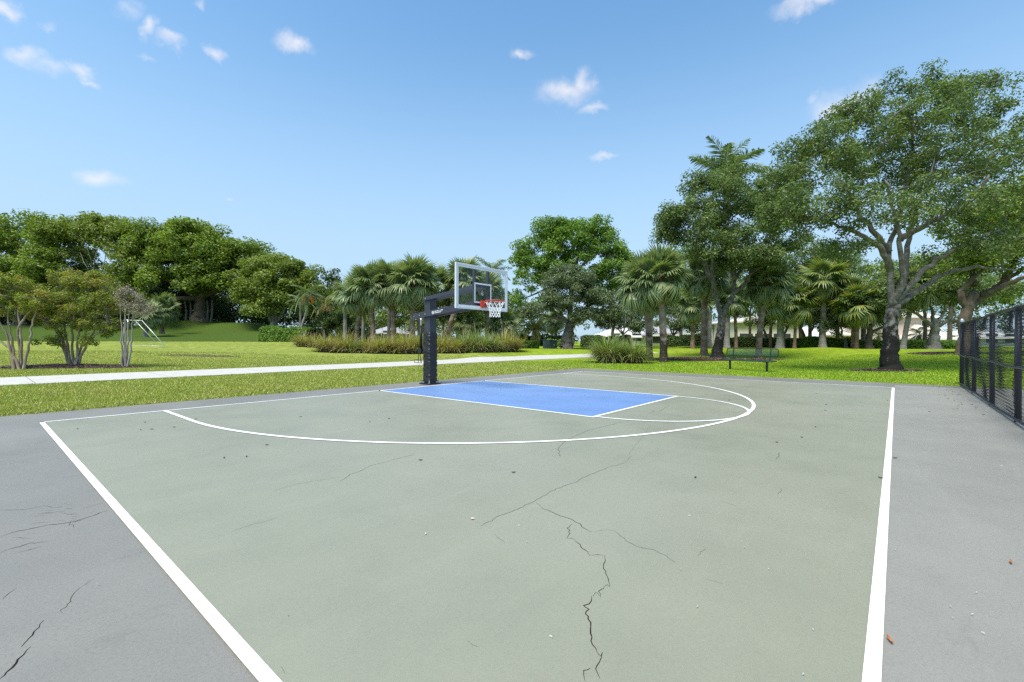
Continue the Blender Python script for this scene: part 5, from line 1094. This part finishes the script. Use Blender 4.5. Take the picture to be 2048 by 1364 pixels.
house('white house seen through the fence mesh', 1945, 2070, 60, 676, 660, M_WALLW, M_ROOFW, 9, [(-.4, 1.0, 1.5, 1.2, M_WIN), (.2, 1.0, 1.5, 1.2, M_WIN)])
house('grey house far behind the palm cluster left of the hoop', 735, 800, 85, 668, 652, M_WALLW, M_ROOFG, 10, [(.2, 1.2, 1.5, 1.2, M_WIN)])
# screened pool cage beside the pink house
c = G(1912, 58); sc_ = thing('pool_cage', c, 'white framed screened pool cage beside the pink house', 'pool enclosure'); mb = MB()
for u in np.linspace(-1.2, 1.2, 5):
    mb.bar(AX[0]*u, AX[0]*u+[0, 0, 1.7], .07, .07, (0, 1, 0)); mb.bar(AX[0]*u+[0, 0, 1.7], AX[0]*u*.6+AX[1]*1.5+[0, 0, 2.4], .07, .07)
for z in (.05, .85, 1.7): mb.bar(AX[0]*-1.25+[0, 0, z], AX[0]*1.25+[0, 0, z], .07, .07)
mb.bar(AX[0]*-.75+AX[1]*1.5+[0, 0, 2.4], AX[0]*.75+AX[1]*1.5+[0, 0, 2.4], .07, .07); mb.build('frame', M_WHITE, sc_)
# ------------------------------------------------------------------ lawn blades
M_GB = leafmat('turf_blade_dry', (.074, .104, .016), (.175, .208, .038), (.30, .305, .085), .3, (.30, .23, .11), .14, clump=.7)
M_GL = leafmat('turf_blade_lush', (.062, .118, .008), (.142, .215, .012), (.25, .315, .028), .35, (.30, .29, .08), .03, clump=.9)
def turf(name, label, n, region, mat, seed, hh=.042):
    rng = np.random.default_rng(seed); out = []; got = 0
    while got < n:
        d = 7.0*np.exp(rng.random(200000)*math.log(30/7.0)); px = rng.uniform(-220, 2268, 200000)
        p = CAM+d[:, None]*(FW+RX*((px-1024)/FPX)[:, None]); x, y = p[:, 0], p[:, 1]
        ok = region(x, y); p = np.c_[x, y, d][ok]; out.append(p); got += len(p)
    p = np.concatenate(out)[:n]; x, y, d = p.T; z = H(x, y)+.008
    a = rng.random(n)*2*np.pi; w = (.004+.00055*d)*(.7+.6*rng.random(n)); h = hh*(.5+.9*rng.random(n)); ln = h*(.25+.8*rng.random(n)); b = rng.random(n)*2*np.pi
    V = np.stack([np.c_[x+np.cos(a)*w, y+np.sin(a)*w, z], np.c_[x-np.cos(a)*w, y-np.sin(a)*w, z], np.c_[x+np.cos(b)*ln, y+np.sin(b)*ln, z+h]], 1).reshape(-1, 3)
    o = MB().add(V, np.arange(3*n).reshape(-1, 3)).build(name, mat); tag(o, label, 'grass', kind='stuff')
offp = lambda x, y: (y < PATH0-.02-np.maximum(0, x-12)**2*.0085) | (y > PATH1+.02-np.maximum(0, x-12)**2*.008)
mul1 = lambda x, y: (((x-G(130, 19.3)[0])*AX[0][0]+(y-G(130, 19.3)[1])*AX[0][1])/3.3)**2+(((x-G(130, 19.3)[0])*AX[1][0]+(y-G(130, 19.3)[1])*AX[1][1])/.95)**2 > .9
mul2 = lambda x, y: np.hypot(x-G(1418, 29)[0], y-G(1418, 29)[1]) > 3.2
mul3 = lambda x, y: (((x-G(1772, 18.7)[0])*AX[0][0]+(y-G(1772, 18.7)[1])*AX[0][1])/1.55)**2+(((x-G(1772, 18.7)[0])*AX[1][0]+(y-G(1772, 18.7)[1])*AX[1][1])/.75)**2 > .9
turf('dry_lawn_grass', 'short yellowish lawn grass either side of the path', 210000, lambda x, y: (y > PY1-.055+.05*np.sin(x*9)*np.sin(x*23)) & offp(x, y) & mul1(x, y) & (x < 13), M_GB, 1)
turf('lush_lawn_grass', 'bright green lawn grass beyond the far side line', 130000, lambda x, y: (x > PX1-.055+.05*np.sin(y*9)*np.sin(y*23)) & (y < 6) & mul2(x, y) & mul3(x, y) & offp(x, y), M_GL, 2, .05)
# ------------------------------------------------------------------ litter on the court
M_LEAFB = plain('fallen_leaf_orange', (.42, .17, .06), .6, .3, var=.3, scale=20); M_LEAFD = plain('fallen_leaf_dark', (.05, .035, .025), .7, .2, var=.3, scale=20)
M_DEADL = plain('dry_leaf_tan', (.22, .17, .11), .7, .2, var=.3, scale=20); M_PETAL = plain('pale_petal', (.66, .55, .50), .6, .3, var=.1, scale=20); M_BIT = plain('white_debris', (.70, .70, .66), .7, .2, var=.1, scale=20)
def litter(name, label, cat, px, py, L, w, mat, seed, curl=.3, group='litter on the court'):
    rng = np.random.default_rng(seed); c = ground_at(px, py, .008); a = rng.random()*6.28; t = np.array([math.cos(a), math.sin(a), 0]); s = np.array([-math.sin(a), math.cos(a), 0]); V = []
    for u in np.linspace(-1, 1, 6):
        k = w/2*math.sqrt(max(.04, 1-u*u)); z = curl*L*.3*u*u; b = .12*L*math.sin(u*1.5)
        V += [t*u*L/2+s*(b+k)+[0, 0, z+.006], t*u*L/2+s*b+[0, 0, z], t*u*L/2+s*(b-k)+[0, 0, z+.006]]
    F = []
    for i in range(5): F += [[3*i, 3*i+1, 3*i+4, 3*i+3], [3*i+1, 3*i+2, 3*i+5, 3*i+4]]
    o = MB().add(V, F).build(name, mat); o.location = tuple(c); tag(o, label, cat, group)
litter('fallen_leaf', 'curled orange leaf right of the near court line', 'leaf', 1780, 1281, .05, .013, M_LEAFB, 1)
litter('fallen_petal', 'pinkish petal left of the long crack on the green court', 'petal', 945, 1038, .024, .018, M_PETAL, 2)
litter('debris_bit', 'white oval speck left of the forked crack', 'debris', 851, 1068, .024, .008, M_BIT, 3, .05)
litter('fallen_leaf', 'small orange leaf at the right picture edge', 'leaf', 2022, 1125, .05, .012, M_LEAFB, 4)
rng = np.random.default_rng(77)
for i in range(26):
    while True:
        px, py = rng.uniform(150, 2000), rng.uniform(770, 960); p = ground_at(px, py)
        if -7.3 < p[0] < 9 and -10.7 < p[1] < -.2: break
    litter('dark_leaf', 'tiny dark leaf lying on the painted court', 'leaf', px, py, .036, .016, M_LEAFD, 100+i, .3, 'dark leaves on the court')
for i in range(34):
    while True:
        px, py = rng.uniform(20, 2030), rng.uniform(790, 1350); p = ground_at(px, py)
        if -12 < p[0] < 9 and -10.7 < p[1] < .9: break
    litter('pale_speck', 'tiny pale plant speck lying on the court', 'debris', px, py, .008+.006*rng.random(), .0035, M_BIT, 200+i, .1, 'pale specks on the court')
for i in range(30):
    x = rng.uniform(2.3, 9); p_ = np.array([x, FY+.25+abs(rng.normal(0, .25))]); v = np.array([p_[0], p_[1], 0])-CAM; dd = v@FW; litter('dry_leaf', ('dark' if i % 2 else 'tan')+' dry leaf blown against the foot of the fence', 'leaf', 1024+FPX*(v@RX)/dd, 682-FPX*(v@UP)/dd, 0.035, .013, M_LEAFD if i % 2 else M_DEADL, 300+i, .4, ('dark' if i % 2 else 'tan')+' dry leaves along the fence')
